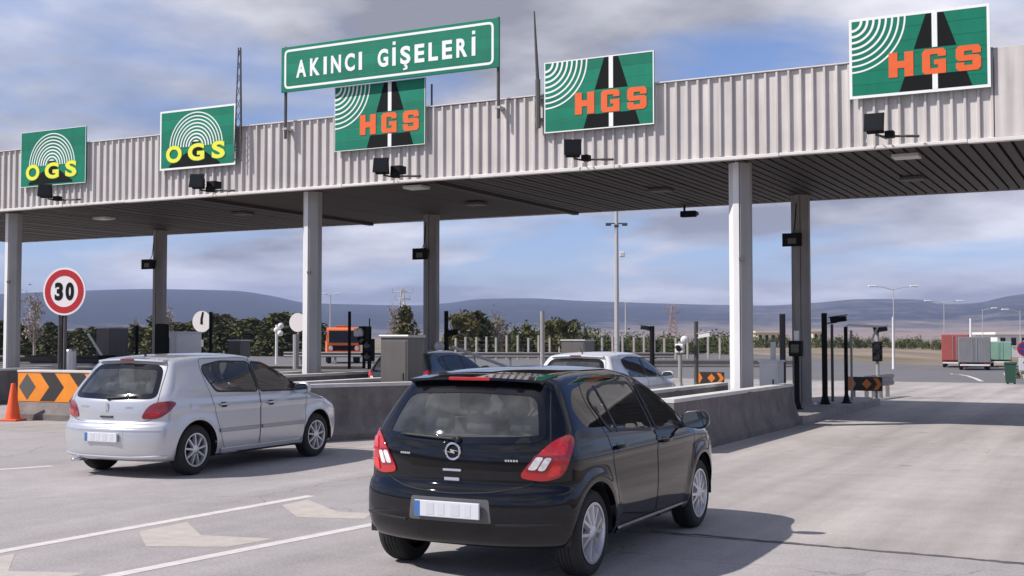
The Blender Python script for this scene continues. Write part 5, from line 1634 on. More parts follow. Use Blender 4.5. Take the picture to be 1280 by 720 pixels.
# ------------------------------------------------------------------ car materials
CM = {
    'rubber': pmat('tyre_rubber', (0.018, 0.018, 0.019), 0.85, bump=0.15, bscale=200),
    'alloy': pmat('alloy_wheel', (0.62, 0.62, 0.64), 0.32, 0.85),
    'darkmetal': pmat('brake_disc_metal', (0.05, 0.048, 0.045), 0.6, 0.5),
    'blackplastic': pmat('black_plastic', (0.012, 0.012, 0.013), 0.6),
    'seal': pmat('window_seal_rubber', (0.008, 0.008, 0.009), 0.45),
    'frit': pmat('glass_frit_black', (0.006, 0.006, 0.008), 0.12),
    'gap': pmat('panel_gap', (0.01, 0.01, 0.01), 0.8),
    'moulding': pmat('silver_moulding', (0.36, 0.36, 0.38), 0.4, 0.3, coat=0.4),
    'redlens': pmat('tail_lamp_red', (0.42, 0.006, 0.010), 0.12, coat=1.0),
    'darkredlens': pmat('tail_lamp_dark_red', (0.22, 0.008, 0.012), 0.15, coat=1.0),
    'brightred': pmat('tail_lamp_bright_red', (0.62, 0.016, 0.016), 0.10, coat=1.0, vary=0.3, scale=40),
    'whitelens': pmat('tail_lamp_white', (0.72, 0.70, 0.70), 0.15, coat=1.0, vary=0.35, scale=25),
    'amberlens': pmat('tail_lamp_amber', (0.55, 0.10, 0.02), 0.15, coat=1.0),
    'clearlens': pmat('headlamp_lens', (0.55, 0.57, 0.6), 0.08, 0.3, coat=1.0),
    'recess': pmat('plate_surround', (0.10, 0.10, 0.105), 0.35),
    'plate': pmat('plate_white', (0.62, 0.64, 0.68), 0.35),
    'plateblue': pmat('plate_blue', (0.05, 0.16, 0.42), 0.35),
    'platesmudge0': pmat('plate_smudge_grey', (0.56, 0.575, 0.61), 0.4),
    'platesmudge1': pmat('plate_smudge_pale', (0.585, 0.60, 0.64), 0.4),
    'chrome': pmat('chrome_trim', (0.80, 0.80, 0.82), 0.12, 1.0),
    'cabin': pmat('cabin_trim', (0.06, 0.06, 0.062), 0.8),
    'seat': pmat('seat_cloth', (0.10, 0.10, 0.105), 0.9),
    'glass': glass_mat('car_glass', (0.92, 0.95, 0.95), 1.0, 0.04),
    'rearglass': glass_mat('car_rear_glass', (0.74, 0.78, 0.80), 1.0, 0.10),
    'mirror': pmat('mirror_glass', (0.7, 0.75, 0.78), 0.03, 1.0),
    'mirrorcase': pmat('mirror_case_black', (0.010, 0.010, 0.012), 0.3, coat=0.6),
}
PAINT_BLACK = pmat('paint_black', (0.0030, 0.0033, 0.0055), 0.4, 0.0, coat=1.0, spec=0.0)
PAINT_SILVER = pmat('paint_silver', (0.57, 0.575, 0.60), 0.30, 0.55, coat=0.9)
PAINT_WHITE = pmat('paint_white', (0.74, 0.74, 0.74), 0.3, coat=0.9)
PAINT_DARK = pmat('paint_dark_green_grey', (0.018, 0.024, 0.026), 0.28, coat=1.0)

def badge_black(B, gate, M):
    p, n = B.solve((-3, 0, 0.915), (1, 0, 0))
    m = MB(); ring = []
    cx = p.x - 0.012
    for k in range(29):
        a = 2 * math.pi * k / 28
        ring.append((cx, 0.056 * math.cos(a), 0.915 + 0.056 * math.sin(a)))
    m.tube(ring, 0.0095, 8, cap=False)
    # lightning bolt across the ring
    z0 = 0.915
    poly = [(0.085, z0 + 0.004), (0.012, z0 - 0.004), (0.020, z0 + 0.016), (-0.085, z0 - 0.004), (-0.012, z0 + 0.004), (-0.020, z0 - 0.016)]
    m.prism(poly, 'x', cx - 0.012, cx + 0.006)
    m.build('badge', M['chrome'], gate, angle=40)
    for z, hw, h in ((0.785, 0.075, 0.010), (0.722, 0.062, 0.013)):
        p, n = B.solve((-3, 0, z), (1, 0, 0))
        t = MB(); t.bbox(p.x - 0.022, p.x + 0.01, -hw, hw, z - h, z + h, 0.006); t.build('handle', M['chrome'], gate)
    for y0, z in ((0.42, 0.885), (-0.44, 0.862)):
        for k in range(5):
            y = y0 - (k - 2) * 0.019
            p, n = B.solve((-3, y, z), (1, 0, 0))
            t = MB(); t.box(p.x - 0.006, p.x + 0.006, y - 0.007, y + 0.007, z - 0.007, z + 0.007); t.build('badge_letter', M['chrome'], gate)

def extras_black(B, root, gate, bump, paint, M):
    p, n = B.solve((-3, 0, 1.405), (1, 0, 0))
    t = MB(); t.bbox(0.307, 0.35, -0.17, 0.17, 1.408, 1.432, 0.006); t.build('brake_light', M['redlens'], gate)
    ribbon(B, 'bumper_crease', [(-0.80, 0.43), (-0.4, 0.42), (-0.36, 0.42)], 'rear', M['blackplastic'], bump, 0.02, 0.001, raise_=0.004)
    ribbon(B, 'bumper_crease', [(0.36, 0.42), (0.4, 0.42), (0.80, 0.43)], 'rear', M['blackplastic'], bump, 0.02, 0.001, raise_=0.004)

def badge_silver(B, gate, M):
    z = 0.86
    p, n = B.solve((-3, 0, z), (1, 0, 0))
    poly = [(0.020, -0.055), (0.030, -0.030), (0.018, -0.010), (0.034, 0.010), (0.020, 0.024), (0.026, 0.048), (0.004, 0.058), (-0.016, 0.044), (-0.008, 0.024), (-0.030, 0.014), (-0.012, 0.002), (-0.032, -0.022), (-0.012, -0.024), (-0.022, -0.056), (-0.004, -0.034)]
    t = MB(); t.prism([(a, z + b) for a, b in poly], 'x', p.x - 0.012, p.x + 0.01); t.build('badge', M['chrome'], gate)
    p, n = B.solve((-3, 0, 0.745), (1, 0, 0))
    t = MB(); t.bbox(p.x - 0.020, p.x + 0.02, -0.10, 0.10, 0.735, 0.758, 0.008); t.build('handle', M['blackplastic'], gate)
    for y0 in (0.40, -0.36):
        for k in range(5 if y0 > 0 else 3):
            y = y0 - (k - 2) * 0.035
            p, n = B.solve((-3, y, 0.865), (1, 0, 0))
            t = MB(); t.box(p.x - 0.006, p.x + 0.006, y - 0.012, y + 0.012, 0.853, 0.877); t.build('badge_letter', M['chrome'], gate)

def extras_silver(B, root, gate, bump, paint, M):
    p, n = B.solve((-3, 0, 1.435), (1, 0, 0))
    t = MB(); t.bbox(0.402, 0.46, -0.11, 0.11, 1.428, 1.452, 0.006); t.build('brake_light', M['darkredlens'], gate)
    t = MB(); t.tube([(0.75, 0, 1.47), (0.72, 0, 1.51), (0.60, 0, 1.62)], [0.02, 0.010, 0.004], 6); t.build('aerial', M['blackplastic'], root, smooth=True)
    t = MB(); t.tube([(0.02, 0.50, 0.20), (0.30, 0.50, 0.20)], 0.025, 10); t.build('exhaust_pipe', M['chrome'], root, smooth=True)
    ribbon(B, 'bumper_crease', [(-0.80, 0.60), (-0.4, 0.59), (0.4, 0.59), (0.80, 0.60)], 'rear', paint, bump, 0.03, 0.001, raise_=0.006)
    ribbon(B, 'bumper_crease', [(-0.80, 0.27), (-0.4, 0.255), (0.4, 0.255), (0.80, 0.27)], 'rear', paint, bump, 0.05, 0.001, raise_=0.010)
    patch(B, 'fuel_flap', rnd([(0.62, 0.80), (0.78, 0.80), (0.78, 0.95), (0.62, 0.95)], 0.05), 'right', paint, root, off=0.002, skirt=0.003)

CAR_BLACK = dict(key='black', L=4.0, xr=0.665, xf=3.176, rw=0.312, rim=0.214, ra=0.372, zbot=0.235, flare=0.016, lean=0.50, rcurve=0.23, k=0.036, crease=0.86, wheel='twin',
    w=([-0.3, 0.0, 0.3, 0.7, 1.5, 2.6, 3.2, 3.7, 4.1], [0.80, 0.815, 0.84, 0.858, 0.862, 0.866, 0.852, 0.80, 0.72]),
    roof=([-0.3, 0.2, 0.6, 1.2, 1.7, 2.05, 2.3, 2.95, 3.05, 3.35, 3.7, 3.95, 4.2], [1.35, 1.425, 1.46, 1.488, 1.488, 1.455, 1.37, 1.035, 1.00, 0.955, 0.86, 0.74, 0.5]),
    rear=([0.1, 0.22, 0.30, 0.38, 0.48, 0.58, 0.655, 0.69, 0.80, 0.90, 0.98, 1.08, 1.22, 1.35, 1.42, 1.5], [0.26, 0.12, 0.06, 0.02, 0.0, 0.005, 0.03, 0.07, 0.075, 0.082, 0.10, 0.155, 0.25, 0.34, 0.385, 0.43]),
    nose=([0.1, 0.3, 0.5, 0.65, 0.8, 1.0, 1.5], [3.85, 3.97, 4.0, 3.98, 3.92, 3.8, 3.8]),
    spoiler=(0.375, 1.428, 0.54), quarter=[(1.16, 1.005), (1.13, 1.35)],
    belt=([0, 1.0, 2.0, 3.0, 4.0], [1.02, 0.99, 0.96, 0.935, 0.90]), belt_line=1.0,
    side_windows=[[(1.0, 1.02), (1.92, 0.965), (1.92, 1.36), (1.40, 1.375), (0.97, 1.325), (0.86, 1.25)], [(1.985, 0.962), (2.86, 0.935), (2.50, 1.215), (2.26, 1.335), (1.985, 1.36)]],
    rear_window=[(-0.66, 0.985), (0, 0.965), (0.66, 0.985), (0.63, 1.12), (0.55, 1.345), (0, 1.365), (-0.55, 1.345), (-0.63, 1.12)],
    front_window=[(-0.68, 1.0), (0.68, 1.0), (0.56, 1.42), (-0.56, 1.42)], frit=0.045,
    doors=[[(0.90, 1.40), (1.955, 1.41), (1.955, 0.30), (1.17, 0.30), (1.05, 0.62), (0.96, 0.95), (0.80, 1.25)], [(1.965, 1.43), (1.965, 0.30), (2.84, 0.30), (2.92, 0.6), (2.94, 0.98), (2.46, 1.33), (2.2, 1.43)]],
    gate=[(-0.60, 0.70), (-0.34, 0.645), (0, 0.625), (0.34, 0.645), (0.60, 0.70), (0.68, 0.86), (0.69, 1.0), (0.58, 1.40), (-0.58, 1.40), (-0.69, 1.0), (-0.68, 0.86)],
    bump_z=0.70, handles=[(1.14, 0.90), (2.12, 0.87)], sill=[(1.12, 0.27), (2.75, 0.27)], mirror=(2.66, 0.985), black_mirror=True,
    lamp_ang=45, lamp=[(0.43, 0.745), (0.60, 0.72), (0.73, 0.755), (0.78, 0.88), (0.835, 1.01), (0.79, 1.045), (0.66, 0.995), (0.53, 0.88)],
    lamp_lenses=[([(0.475, 0.79), (0.605, 0.78), (0.675, 0.895), (0.545, 0.905)], 'darkredlens'), ([(0.492, 0.802), (0.545, 0.798), (0.60, 0.888), (0.552, 0.892)], 'whitelens'), ([(0.555, 0.797), (0.60, 0.793), (0.655, 0.884), (0.61, 0.887)], 'whitelens'), ([(0.66, 0.90), (0.74, 0.90), (0.775, 0.98), (0.70, 0.985)], 'brightred'), ([(0.62, 0.745), (0.70, 0.765), (0.715, 0.83), (0.65, 0.83)], 'brightred')],
    headlamp=[(3.35, 0.78), (3.75, 0.66), (3.85, 0.74), (3.62, 0.88), (3.40, 0.92)],
    plate=(0.515, 0, 0.52), wiper=((-0.03, 0.992), (0.47, 1.012)), badge=badge_black, extras=extras_black)

CAR_SILVER = dict(key='silver', L=4.2, xr=0.75, xf=3.36, rw=0.315, rim=0.205, ra=0.375, zbot=0.20, flare=0.014, lean=0.42, rcurve=0.20, crease=0.83, wheel='multi',
    w=([-0.3, 0.0, 0.3, 0.75, 1.5, 2.6, 3.3, 3.8, 4.3], [0.80, 0.815, 0.84, 0.862, 0.868, 0.870, 0.855, 0.80, 0.70]),
    roof=([-0.3, 0.3, 0.7, 1.2, 1.8, 2.15, 2.4, 3.1, 3.25, 3.5, 3.85, 4.1, 4.4], [1.36, 1.44, 1.482, 1.508, 1.512, 1.475, 1.39, 1.04, 0.985, 0.92, 0.80, 0.68, 0.5]),
    rear=([0.1, 0.22, 0.27, 0.36, 0.48, 0.58, 0.65, 0.69, 0.80, 0.92, 0.98, 1.08, 1.22, 1.38, 1.44, 1.5], [0.20, 0.08, 0.03, 0.01, 0.0, 0.005, 0.03, 0.075, 0.08, 0.095, 0.12, 0.19, 0.305, 0.43, 0.47, 0.51]),
    nose=([0.1, 0.3, 0.5, 0.65, 0.8, 1.0, 1.5], [4.05, 4.17, 4.2, 4.18, 4.10, 3.95, 3.95]),
    spoiler=(0.47, 1.448, 0.53),
    belt=([0, 1.0, 2.0, 3.0, 4.2], [1.02, 1.0, 0.98, 0.95, 0.90]), belt_line=1.0,
    side_windows=[[(1.12, 1.02), (1.985, 0.99), (1.985, 1.405), (1.40, 1.42), (1.02, 1.37), (0.98, 1.27)], [(2.015, 0.99), (3.02, 0.975), (2.90, 1.075), (2.56, 1.275), (2.30, 1.385), (2.015, 1.405)]],
    rear_window=[(-0.66, 0.97), (0, 0.955), (0.66, 0.97), (0.63, 1.12), (0.54, 1.375), (0, 1.395), (-0.54, 1.375), (-0.63, 1.12)],
    front_window=[(-0.68, 1.02), (0.68, 1.02), (0.55, 1.44), (-0.55, 1.44)], frit=0.06,
    doors=[[(1.0, 1.45), (1.995, 1.45), (1.995, 0.28), (1.28, 0.28), (1.13, 0.62), (1.02, 0.97), (0.96, 1.25)], [(2.005, 1.45), (2.005, 0.28), (2.98, 0.28), (3.02, 0.6), (3.07, 0.98), (2.6, 1.3), (2.25, 1.45)]],
    gate=[(-0.64, 0.70), (-0.30, 0.675), (0, 0.67), (0.30, 0.675), (0.64, 0.70), (0.68, 0.86), (0.69, 0.97), (0.57, 1.43), (-0.57, 1.43), (-0.69, 0.97), (-0.68, 0.86)],
    bump_z=0.70, handles=[(1.24, 0.86), (2.22, 0.84)], sill=[(1.2, 0.27), (2.9, 0.27)], mirror=(2.82, 0.985),
    moulding=[[(1.16, 0.53), (1.97, 0.53)], [(2.03, 0.53), (2.98, 0.53)]],
    lamp_ang=45, lamp=[(0.44, 0.725), (0.64, 0.725), (0.76, 0.80), (0.87, 0.92), (0.78, 0.945), (0.60, 0.925), (0.51, 0.86)],
    lamp_lenses=[([(0.54, 0.76), (0.64, 0.76), (0.68, 0.81), (0.57, 0.81)], 'redlens')],
    lamp_mat='darkredlens', headlamp=[(3.5, 0.78), (3.95, 0.64), (4.03, 0.70), (3.8, 0.84), (3.55, 0.90)],
    plate=(0.50, 0, 0.52), wiper=((0.0, 0.965), (-0.42, 0.99)), badge=badge_silver, extras=extras_silver)
CAR_WHITE = dict(CAR_SILVER); CAR_WHITE.update(zs=0.955)
CAR_DARK = dict(CAR_BLACK); CAR_DARK.update(zs=0.96)

make_car(CAR_BLACK, (-4.34, 7.31), 1.2, PAINT_BLACK, CM, 'glossy black hatchback in the foreground driving towards the toll lane', name='black_hatchback')
make_car(CAR_SILVER, (-11.33, 10.77), 1.9, PAINT_SILVER, CM, 'silver hatchback at the left approaching the toll booths', name='silver_hatchback')
make_car(CAR_WHITE, (-9.45, 20.2), 0.5, PAINT_WHITE, CM, 'white car in the lane behind the black hatchback', name='white_car', detail=False)
make_car(CAR_DARK, (-14.9, 22.6), 0.5, PAINT_DARK, CM, 'dark car in the lane between the two hatchbacks', name='dark_car', detail=False)
# ================================================================== background
def far_xy(px, dist):
    return at_row((px - 640) / 1500 * dist, dist)

# ---- trees
_ones = ['', 'first', 'second', 'third', 'fourth', 'fifth', 'sixth', 'seventh', 'eighth', 'ninth', 'tenth', 'eleventh', 'twelfth', 'thirteenth', 'fourteenth', 'fifteenth', 'sixteenth', 'seventeenth', 'eighteenth', 'nineteenth', 'twentieth']
_cnt = {}
def nth(key):
    """counts a row from its left end"""
    _cnt[key] = _cnt.get(key, 0) + 1; n = _cnt[key]
    return _ones[n] if n <= 20 else ('twenty-' + _ones[n - 20] if n < 30 else 'thirtieth' if n == 30 else 'thirty-' + _ones[n - 30])
def leaf_mat(name, c0, c1):
    m, n, l, b = new_mat(name)
    oi = n.new('ShaderNodeObjectInfo'); geo = n.new('ShaderNodeNewGeometry')
    ad = n.new('ShaderNodeMath'); ad.operation = 'MULTIPLY_ADD'; ad.inputs[1].default_value = 0.6; l.new(geo.outputs['Random Per Island'], ad.inputs[0])
    mu = n.new('ShaderNodeMath'); mu.operation = 'MULTIPLY'; mu.inputs[1].default_value = 0.4; l.new(oi.outputs['Random'], mu.inputs[0]); l.new(mu.outputs[0], ad.inputs[2])
    mx = n.new('ShaderNodeMix'); mx.data_type = 'RGBA'; mx.inputs['A'].default_value = (*c0, 1); mx.inputs['B'].default_value = (*c1, 1)
    l.new(ad.outputs[0], mx.inputs['Factor']); l.new(mx.outputs['Result'], b.inputs['Base Color'])
    b.inputs['Roughness'].default_value = 0.75; b.inputs['Specular IOR Level'].default_value = 0.25
    return m
M_PINE = leaf_mat('pine_needles', (0.026, 0.034, 0.013), (0.135, 0.135, 0.046))
M_OLIVE = leaf_mat('olive_leaves', (0.055, 0.055, 0.018), (0.17, 0.145, 0.050))
M_HEDGE = leaf_mat('hedge_leaves', (0.030, 0.048, 0.014), (0.12, 0.135, 0.035))
M_TWIG = leaf_mat('bare_twigs', (0.20, 0.155, 0.12), (0.40, 0.33, 0.27))
M_BARK = pmat('bark', (0.10, 0.075, 0.055), 0.95, vary=0.3, scale=6)

def leaf_quads(pts, nrm_jit, size, r):
    vs, fs = [], []
    for p in pts:
        d = Vector((r.uniform(-1, 1), r.uniform(-1, 1), r.uniform(-0.6, 0.9))).normalized()
        u = d.cross(Vector((r.uniform(-1, 1), r.uniform(-1, 1), r.uniform(-1, 1)))).normalized(); w = d.cross(u)
        s = size * r.uniform(0.6, 1.5); k = len(vs); p = Vector(p)
        vs += [p - u * s, p + w * s * 0.45, p + u * s, p - w * s * 0.45]; fs.append((k, k + 1, k + 2, k + 3))
    return vs, fs

def tree_proto(kind, seed):
    """unit trees about one metre tall: (crown mesh, trunk mesh)"""
    r = random.Random(seed); pts = []
    t = MB()
    if kind == 'pine':
        t.tube([(0, 0, 0), (0.01, 0, 0.5), (0, 0, 0.96)], [0.035, 0.022, 0.005], 6)
        for i in range(22):
            z = 0.10 + 0.86 * i / 22; rad = 0.33 * (1 - (z - 0.1) / 0.95) ** 0.75 + 0.02
            nb = max(4, int(11 * rad / 0.3)); a0 = r.random() * 6
            for b in range(nb):
                a = a0 + 2 * math.pi * b / nb + r.uniform(-0.3, 0.3); L = rad * r.uniform(0.6, 1.18); dz = -0.25 * L
                if b % 3 == 0: t.tube([(0, 0, z), (L * 0.8 * math.cos(a), L * 0.8 * math.sin(a), z + dz)], [0.007, 0.002], 4)
                for k in range(6):
                    f = (k + r.random()) / 6; pts.append((L * f * math.cos(a) + r.gauss(0, 0.016), L * f * math.sin(a) + r.gauss(0, 0.016), z + dz * f + r.gauss(0, 0.014)))
        size = 0.045
    elif kind == 'round':
        t.tube([(0, 0, 0), (0.02, 0.01, 0.22), (0.0, 0, 0.42)], [0.04, 0.03, 0.02], 7)
        blobs = []
        for k in range(11):
            a = r.random() * 6.28; rr = r.uniform(0.05, 0.30); z = r.uniform(0.38, 0.86)
            c = (rr * math.cos(a), rr * math.sin(a), z); blobs.append((c, r.uniform(0.11, 0.19)))
            t.tube([(0, 0, 0.30), (c[0] * 0.6, c[1] * 0.6, 0.3 + (z - 0.3) * 0.6), c], [0.018, 0.01, 0.003], 5)
        for (c, rad) in blobs:
            for k in range(120):
                d = Vector((r.gauss(0, 1), r.gauss(0, 1), r.gauss(0, 1))).normalized() * rad * r.uniform(0.45, 1.1)
                pts.append((c[0] + d.x, c[1] + d.y, c[2] + d.z * 0.85))
        size = 0.05
    elif kind == 'bare':
        t.tube([(0, 0, 0), (0.01, 0, 0.4), (0, 0, 0.95)], [0.022, 0.014, 0.003], 6)
        for k in range(46):
            a = r.random() * 6.28; z = r.uniform(0.15, 0.85); L = r.uniform(0.10, 0.22) * (1.1 - z * 0.7)
            p1 = (L * 0.5 * math.cos(a), L * 0.5 * math.sin(a), z + L * 0.9); p2 = (L * 0.7 * math.cos(a), L * 0.7 * math.sin(a), z + L * 1.9)
            t.tube([(0, 0, z), p1, p2], [0.006, 0.004, 0.0015], 4)
            for j in range(9): pts.append((p2[0] + r.gauss(0, 0.035), p2[1] + r.gauss(0, 0.035), p2[2] + r.gauss(0, 0.07) - 0.03))
        size = 0.022
    else:  # bush
        t.tube([(0, 0, 0), (0, 0, 0.4)], [0.03, 0.01], 5)
        for k in range(900):
            d = Vector((r.gauss(0, 1), r.gauss(0, 1), abs(r.gauss(0, 1)))).normalized() * (r.uniform(0.3, 1.0) ** 0.5)
            w = 1 + 0.25 * math.sin(5 * math.atan2(d.y, d.x) + seed) * d.z
            pts.append((d.x * 0.62 * w, d.y * 0.62 * w, 0.04 + d.z * 0.92 * w + r.gauss(0, 0.03)))
        size = 0.06
    v, f = leaf_quads(pts, 0, size, r)
    return (v, f), (t.v, t.f)
_tp = {}
def plant(kind, var, mat, px, dist, top_y, label, base_z=None, name=None, wide=1.0, group=None):
    """a tree standing at px/dist of the hedgerow frame; top_y fixes its height"""
    x, y = far_xy(px, dist); z0 = float(ground_z(x, y)) - 0.05
    h = 1.72 + (422 - top_y) / 1500 * dist - z0
    key = (kind, var, mat.name)
    r = empty(name or {'pine': 'pine_tree', 'round': 'broadleaf_tree', 'bare': 'bare_tree', 'bush': 'bush'}[kind], (x, y, z0), rng.uniform(0, 6), label, 'bush' if kind == 'bush' else 'tree', group)
    r.scale = (h * wide, h * wide, h)
    if key not in _tp:
        c, t = tree_proto(kind, hash((kind, var)) % 1 + var * 17 + len(kind))
        a = mesh_obj('crown', c[0], c[1], mat, r); b = mesh_obj('trunk', t[0], t[1], M_BARK if kind != 'bare' else M_TWIG, r)
        _tp[key] = (a.data, b.data)
    else:
        for nm, me in zip(('crown', 'trunk'), _tp[key]):
            link(bpy.data.objects.new(nm, me), r)
    return r
G1 = 'dark pines behind the silver hatchback'
px = 196; k = 0
while px < 384:
    ty = 398 + rng.uniform(-9, 7) - (6 if 335 < px < 380 else 0)
    plant('pine', k % 3, M_PINE, px, 118 + rng.uniform(-6, 6), ty, nth('a') + ' dark pine from the left in the dense row above the silver hatchback', wide=rng.uniform(1.5, 2.1), group=G1)
    px += rng.uniform(6, 9); k += 1
px = -10
while px < 400:
    plant('pine', k % 3, M_HEDGE if k % 4 == 0 else M_PINE, px, 138 + rng.uniform(-6, 6), (404 if px > 190 else 409) + rng.uniform(-7, 6), nth('b') + ' pine from the left in the rear row of the left tree belt', wide=rng.uniform(1.7, 2.3), group='rear row of the left tree belt')
    px += rng.uniform(8, 12); k += 1
px = 566
while px < 745:
    plant('bush', k % 3, M_HEDGE, px, 118 + rng.uniform(-4, 4), 413 + rng.uniform(-8, 6), nth('c') + ' bush from the left in the undergrowth below the middle trees', wide=rng.uniform(0.8, 1.1), group='undergrowth below the middle trees')
    px += rng.uniform(12, 18); k += 1
for px, ty, w in ((2, 398, 1.2), (30, 404, 1.1), (62, 400, 1.0), (74, 405, 1.1), (100, 408, 1.0), (112, 411, 1.1), (140, 413, 1.2), (168, 403, 1.2), (180, 407, 1.1)):
    plant('pine', k % 3, M_PINE, px, 116, ty, nth('d') + ' front pine from the left picture edge behind the toll lanes', wide=w * 1.6, group='dark pines at the far left'); k += 1
for px, ty, d in ((44, 372, 100), (208, 388, 104)):
    plant('bare', k % 2, M_TWIG, px, d, ty, nth('e') + ' pale leafless tree from the left among the pines', group='pale leafless trees at the left', wide=1.3); k += 1
plant('pine', 1, M_OLIVE, 507, 108, 378, 'olive coloured conifer right above the grey control cabinet', wide=1.15)
plant('bare', 1, M_TWIG, 494, 112, 386, 'leafless tree left of the olive coloured conifer', wide=1.2)
plant('bare', 0, M_TWIG, 621, 104, 393, 'thin leafless tree between the two tree groups', wide=1.1); plant('bare', 1, M_TWIG, 628, 108, 398, 'small pale leafless tree right of the thin leafless one', wide=1.2)
plant('round', 0, M_OLIVE, 576, 100, 388, 'brown olive round tree with a pale trunk', wide=0.9)
plant('pine', 0, M_PINE, 597, 104, 385, 'pointed dark tree right of the brown olive tree', wide=1.5)
plant('round', 1, M_HEDGE, 606, 108, 396, 'small green tree at the foot of the pointed dark tree', wide=0.9)
plant('round', 2, M_HEDGE, 655, 102, 403, 'green round tree left of the tall grey square post', wide=1.0)
plant('round', 0, M_OLIVE, 690, 100, 397, 'olive green tree right of the tall grey square post', wide=1.0)
plant('round', 1, M_PINE, 707, 96, 398, 'dark bushy tree above the white car roof', wide=0.95)
plant('round', 2, M_PINE, 722, 104, 405, 'dark tree at the right edge of the middle tree group', wide=0.9)
px = 745
while px < 925:
    plant('bush', k % 3, M_HEDGE, px, 128 + rng.uniform(-5, 5), 419 + rng.uniform(-6, 5), nth('f') + ' bush from the left in the hedgerow behind the white fence posts', group='bushes of the middle hedgerow', wide=rng.uniform(0.7, 1.1)); px += rng.uniform(8, 13); k += 1
px = 940
while px < 1186:
    plant('bush', k % 3, M_HEDGE, px, 205 + rng.uniform(-6, 6), 422 + rng.uniform(-5, 4), nth('g') + ' bush from the left in the hedgerow left of the red truck', group='bushes of the right hedgerow', wide=rng.uniform(0.7, 1.1)); px += rng.uniform(8, 13); k += 1
for px, ty, d in ((1268, 461, 52), (1285, 455, 55)):
    plant('bush', k % 3, M_HEDGE, px, d, ty, nth('h') + ' low green bush from the left on the right pavement', group='low bushes on the right pavement'); k += 1

# ---- fence of pale posts
fc = empty('post_fence', (*far_xy(740, 96), 0), 0, 'long fence of pale concrete posts beyond the toll lanes', 'fence')
M_FPOST = pmat('fence_post_concrete', (0.36, 0.33, 0.30), 0.9, vary=0.15, scale=2)
M_WIRE = pmat('fence_wire', (0.22, 0.21, 0.20), 0.6, 0.5)
prev = None; px = 570
while px < 915:
    x, y = far_xy(px, 96); h = 1.75 + rng.uniform(-0.12, 0.15)
    b = MB(); b.bbox(x - 0.08, x + 0.08, y - 0.08, y + 0.08, -0.1, h, 0.015); wb(b, 'fence_post', M_FPOST, fc)
    if prev:
        w = MB()
        for zz_ in (0.35, 0.75, 1.15, 1.5): w.tube([(prev[0], prev[1], zz_), (x, y, zz_)], 0.010, 4, False)
        wb(w, 'fence_wires', M_WIRE, fc)
    prev = (x, y); px += 13.4 + rng.uniform(-1.5, 1.5)

# ---- lamp posts and masts
def street_lamp(px, dist, top_y, label, arms, r0=0.07, mat=None, arm=1.9, base=None, name='street_lamp', cat='street lamp'):
    x, y = far_xy(px, dist); z0 = float(ground_z(x, y)); h = 1.72 + (422 - top_y) / 1500 * dist - z0
    r = empty(name, (x, y, z0), YAW, label, cat)
    MB().tube([(0, 0, 0), (0, 0, h)], [r0, r0 * 0.55], 8).build('pole', mat or M_MAST, r)
    if base: MB().tube([(0, 0, 0), (0, 0, base)], r0 * 1.9, 10).build('pole_sleeve', M_WHITE, r)
    for s in arms:
        MB().tube([(0, 0, h - 0.25), (s * arm * 0.5, 0, h + 0.02), (s * arm, 0, h + 0.08)], 0.04, 6).build('lamp_arm', mat or M_MAST, r)
        b = MB(); b.bbox(s * arm - 0.38, s * arm + 0.38, -0.16, 0.16, h + 0.02, h + 0.17, 0.05); b.build('lamp_head', M_WHITE, r)
    return r
M_MAST = pmat('mast_galvanised', (0.50, 0.48, 0.46), 0.55, 0.2)
r = street_lamp(771, 110, 205, 'tall grey lighting mast rising behind the white car', (), r0=0.24)
z = 1.72 + (422 - 279) / 1500 * 110
MB().box(-0.9, 0.9, -0.06, 0.06, z - 0.05, z + 0.05).build('cross_arm', M_DKGREY, r)
for s in (-1, 1): MB().bbox(s * 0.75 - 0.25, s * 0.75 + 0.25, -0.2, 0.1, z - 0.22, z + 0.04, 0.04).build('lamp_head', M_DKGREY, r)
MB().bbox(-0.2, 0.2, -0.2, 0.2, z - 0.35, z - 0.1, 0.05).build('lamp_ring', M_DKGREY, r)
MB().bbox(0.25, 0.75, -0.2, 0.1, z - 3.1, z - 2.6, 0.08).build('side_lamp', M_WHITE, r)
street_lamp(1117, 110, 359, 'double armed street lamp left of the red truck', (-1, 1), base=None)
street_lamp(1180, 140, 377, 'double armed street lamp directly above the red truck', (-1, 1), mat=M_MAST)
street_lamp(1228, 160, 386, 'single armed street lamp above the grey trailer', (1,), arm=1.6)
street_lamp(1275, 130, 388, 'single armed street lamp at the right picture edge', (-1,), arm=1.6)
street_lamp(413, 150, 368, 'pale lamp post right of the middle front column', (-1, 1), arm=0.9, r0=0.12)
street_lamp(782, 200, 378, 'short pale mast just right of the tall lighting mast', (-1, 1), arm=0.9, r0=0.16)
street_lamp(1213, 150, 398, 'thick white pole above the grey trailer', (), r0=0.22, mat=M_WHITE, name='white_pole', cat='pole')
r = street_lamp(1116, 104, 396, 'white sleeved pole standing before the right hedgerow', (), r0=0.13, mat=M_WHITE, name='white_pole', cat='pole')
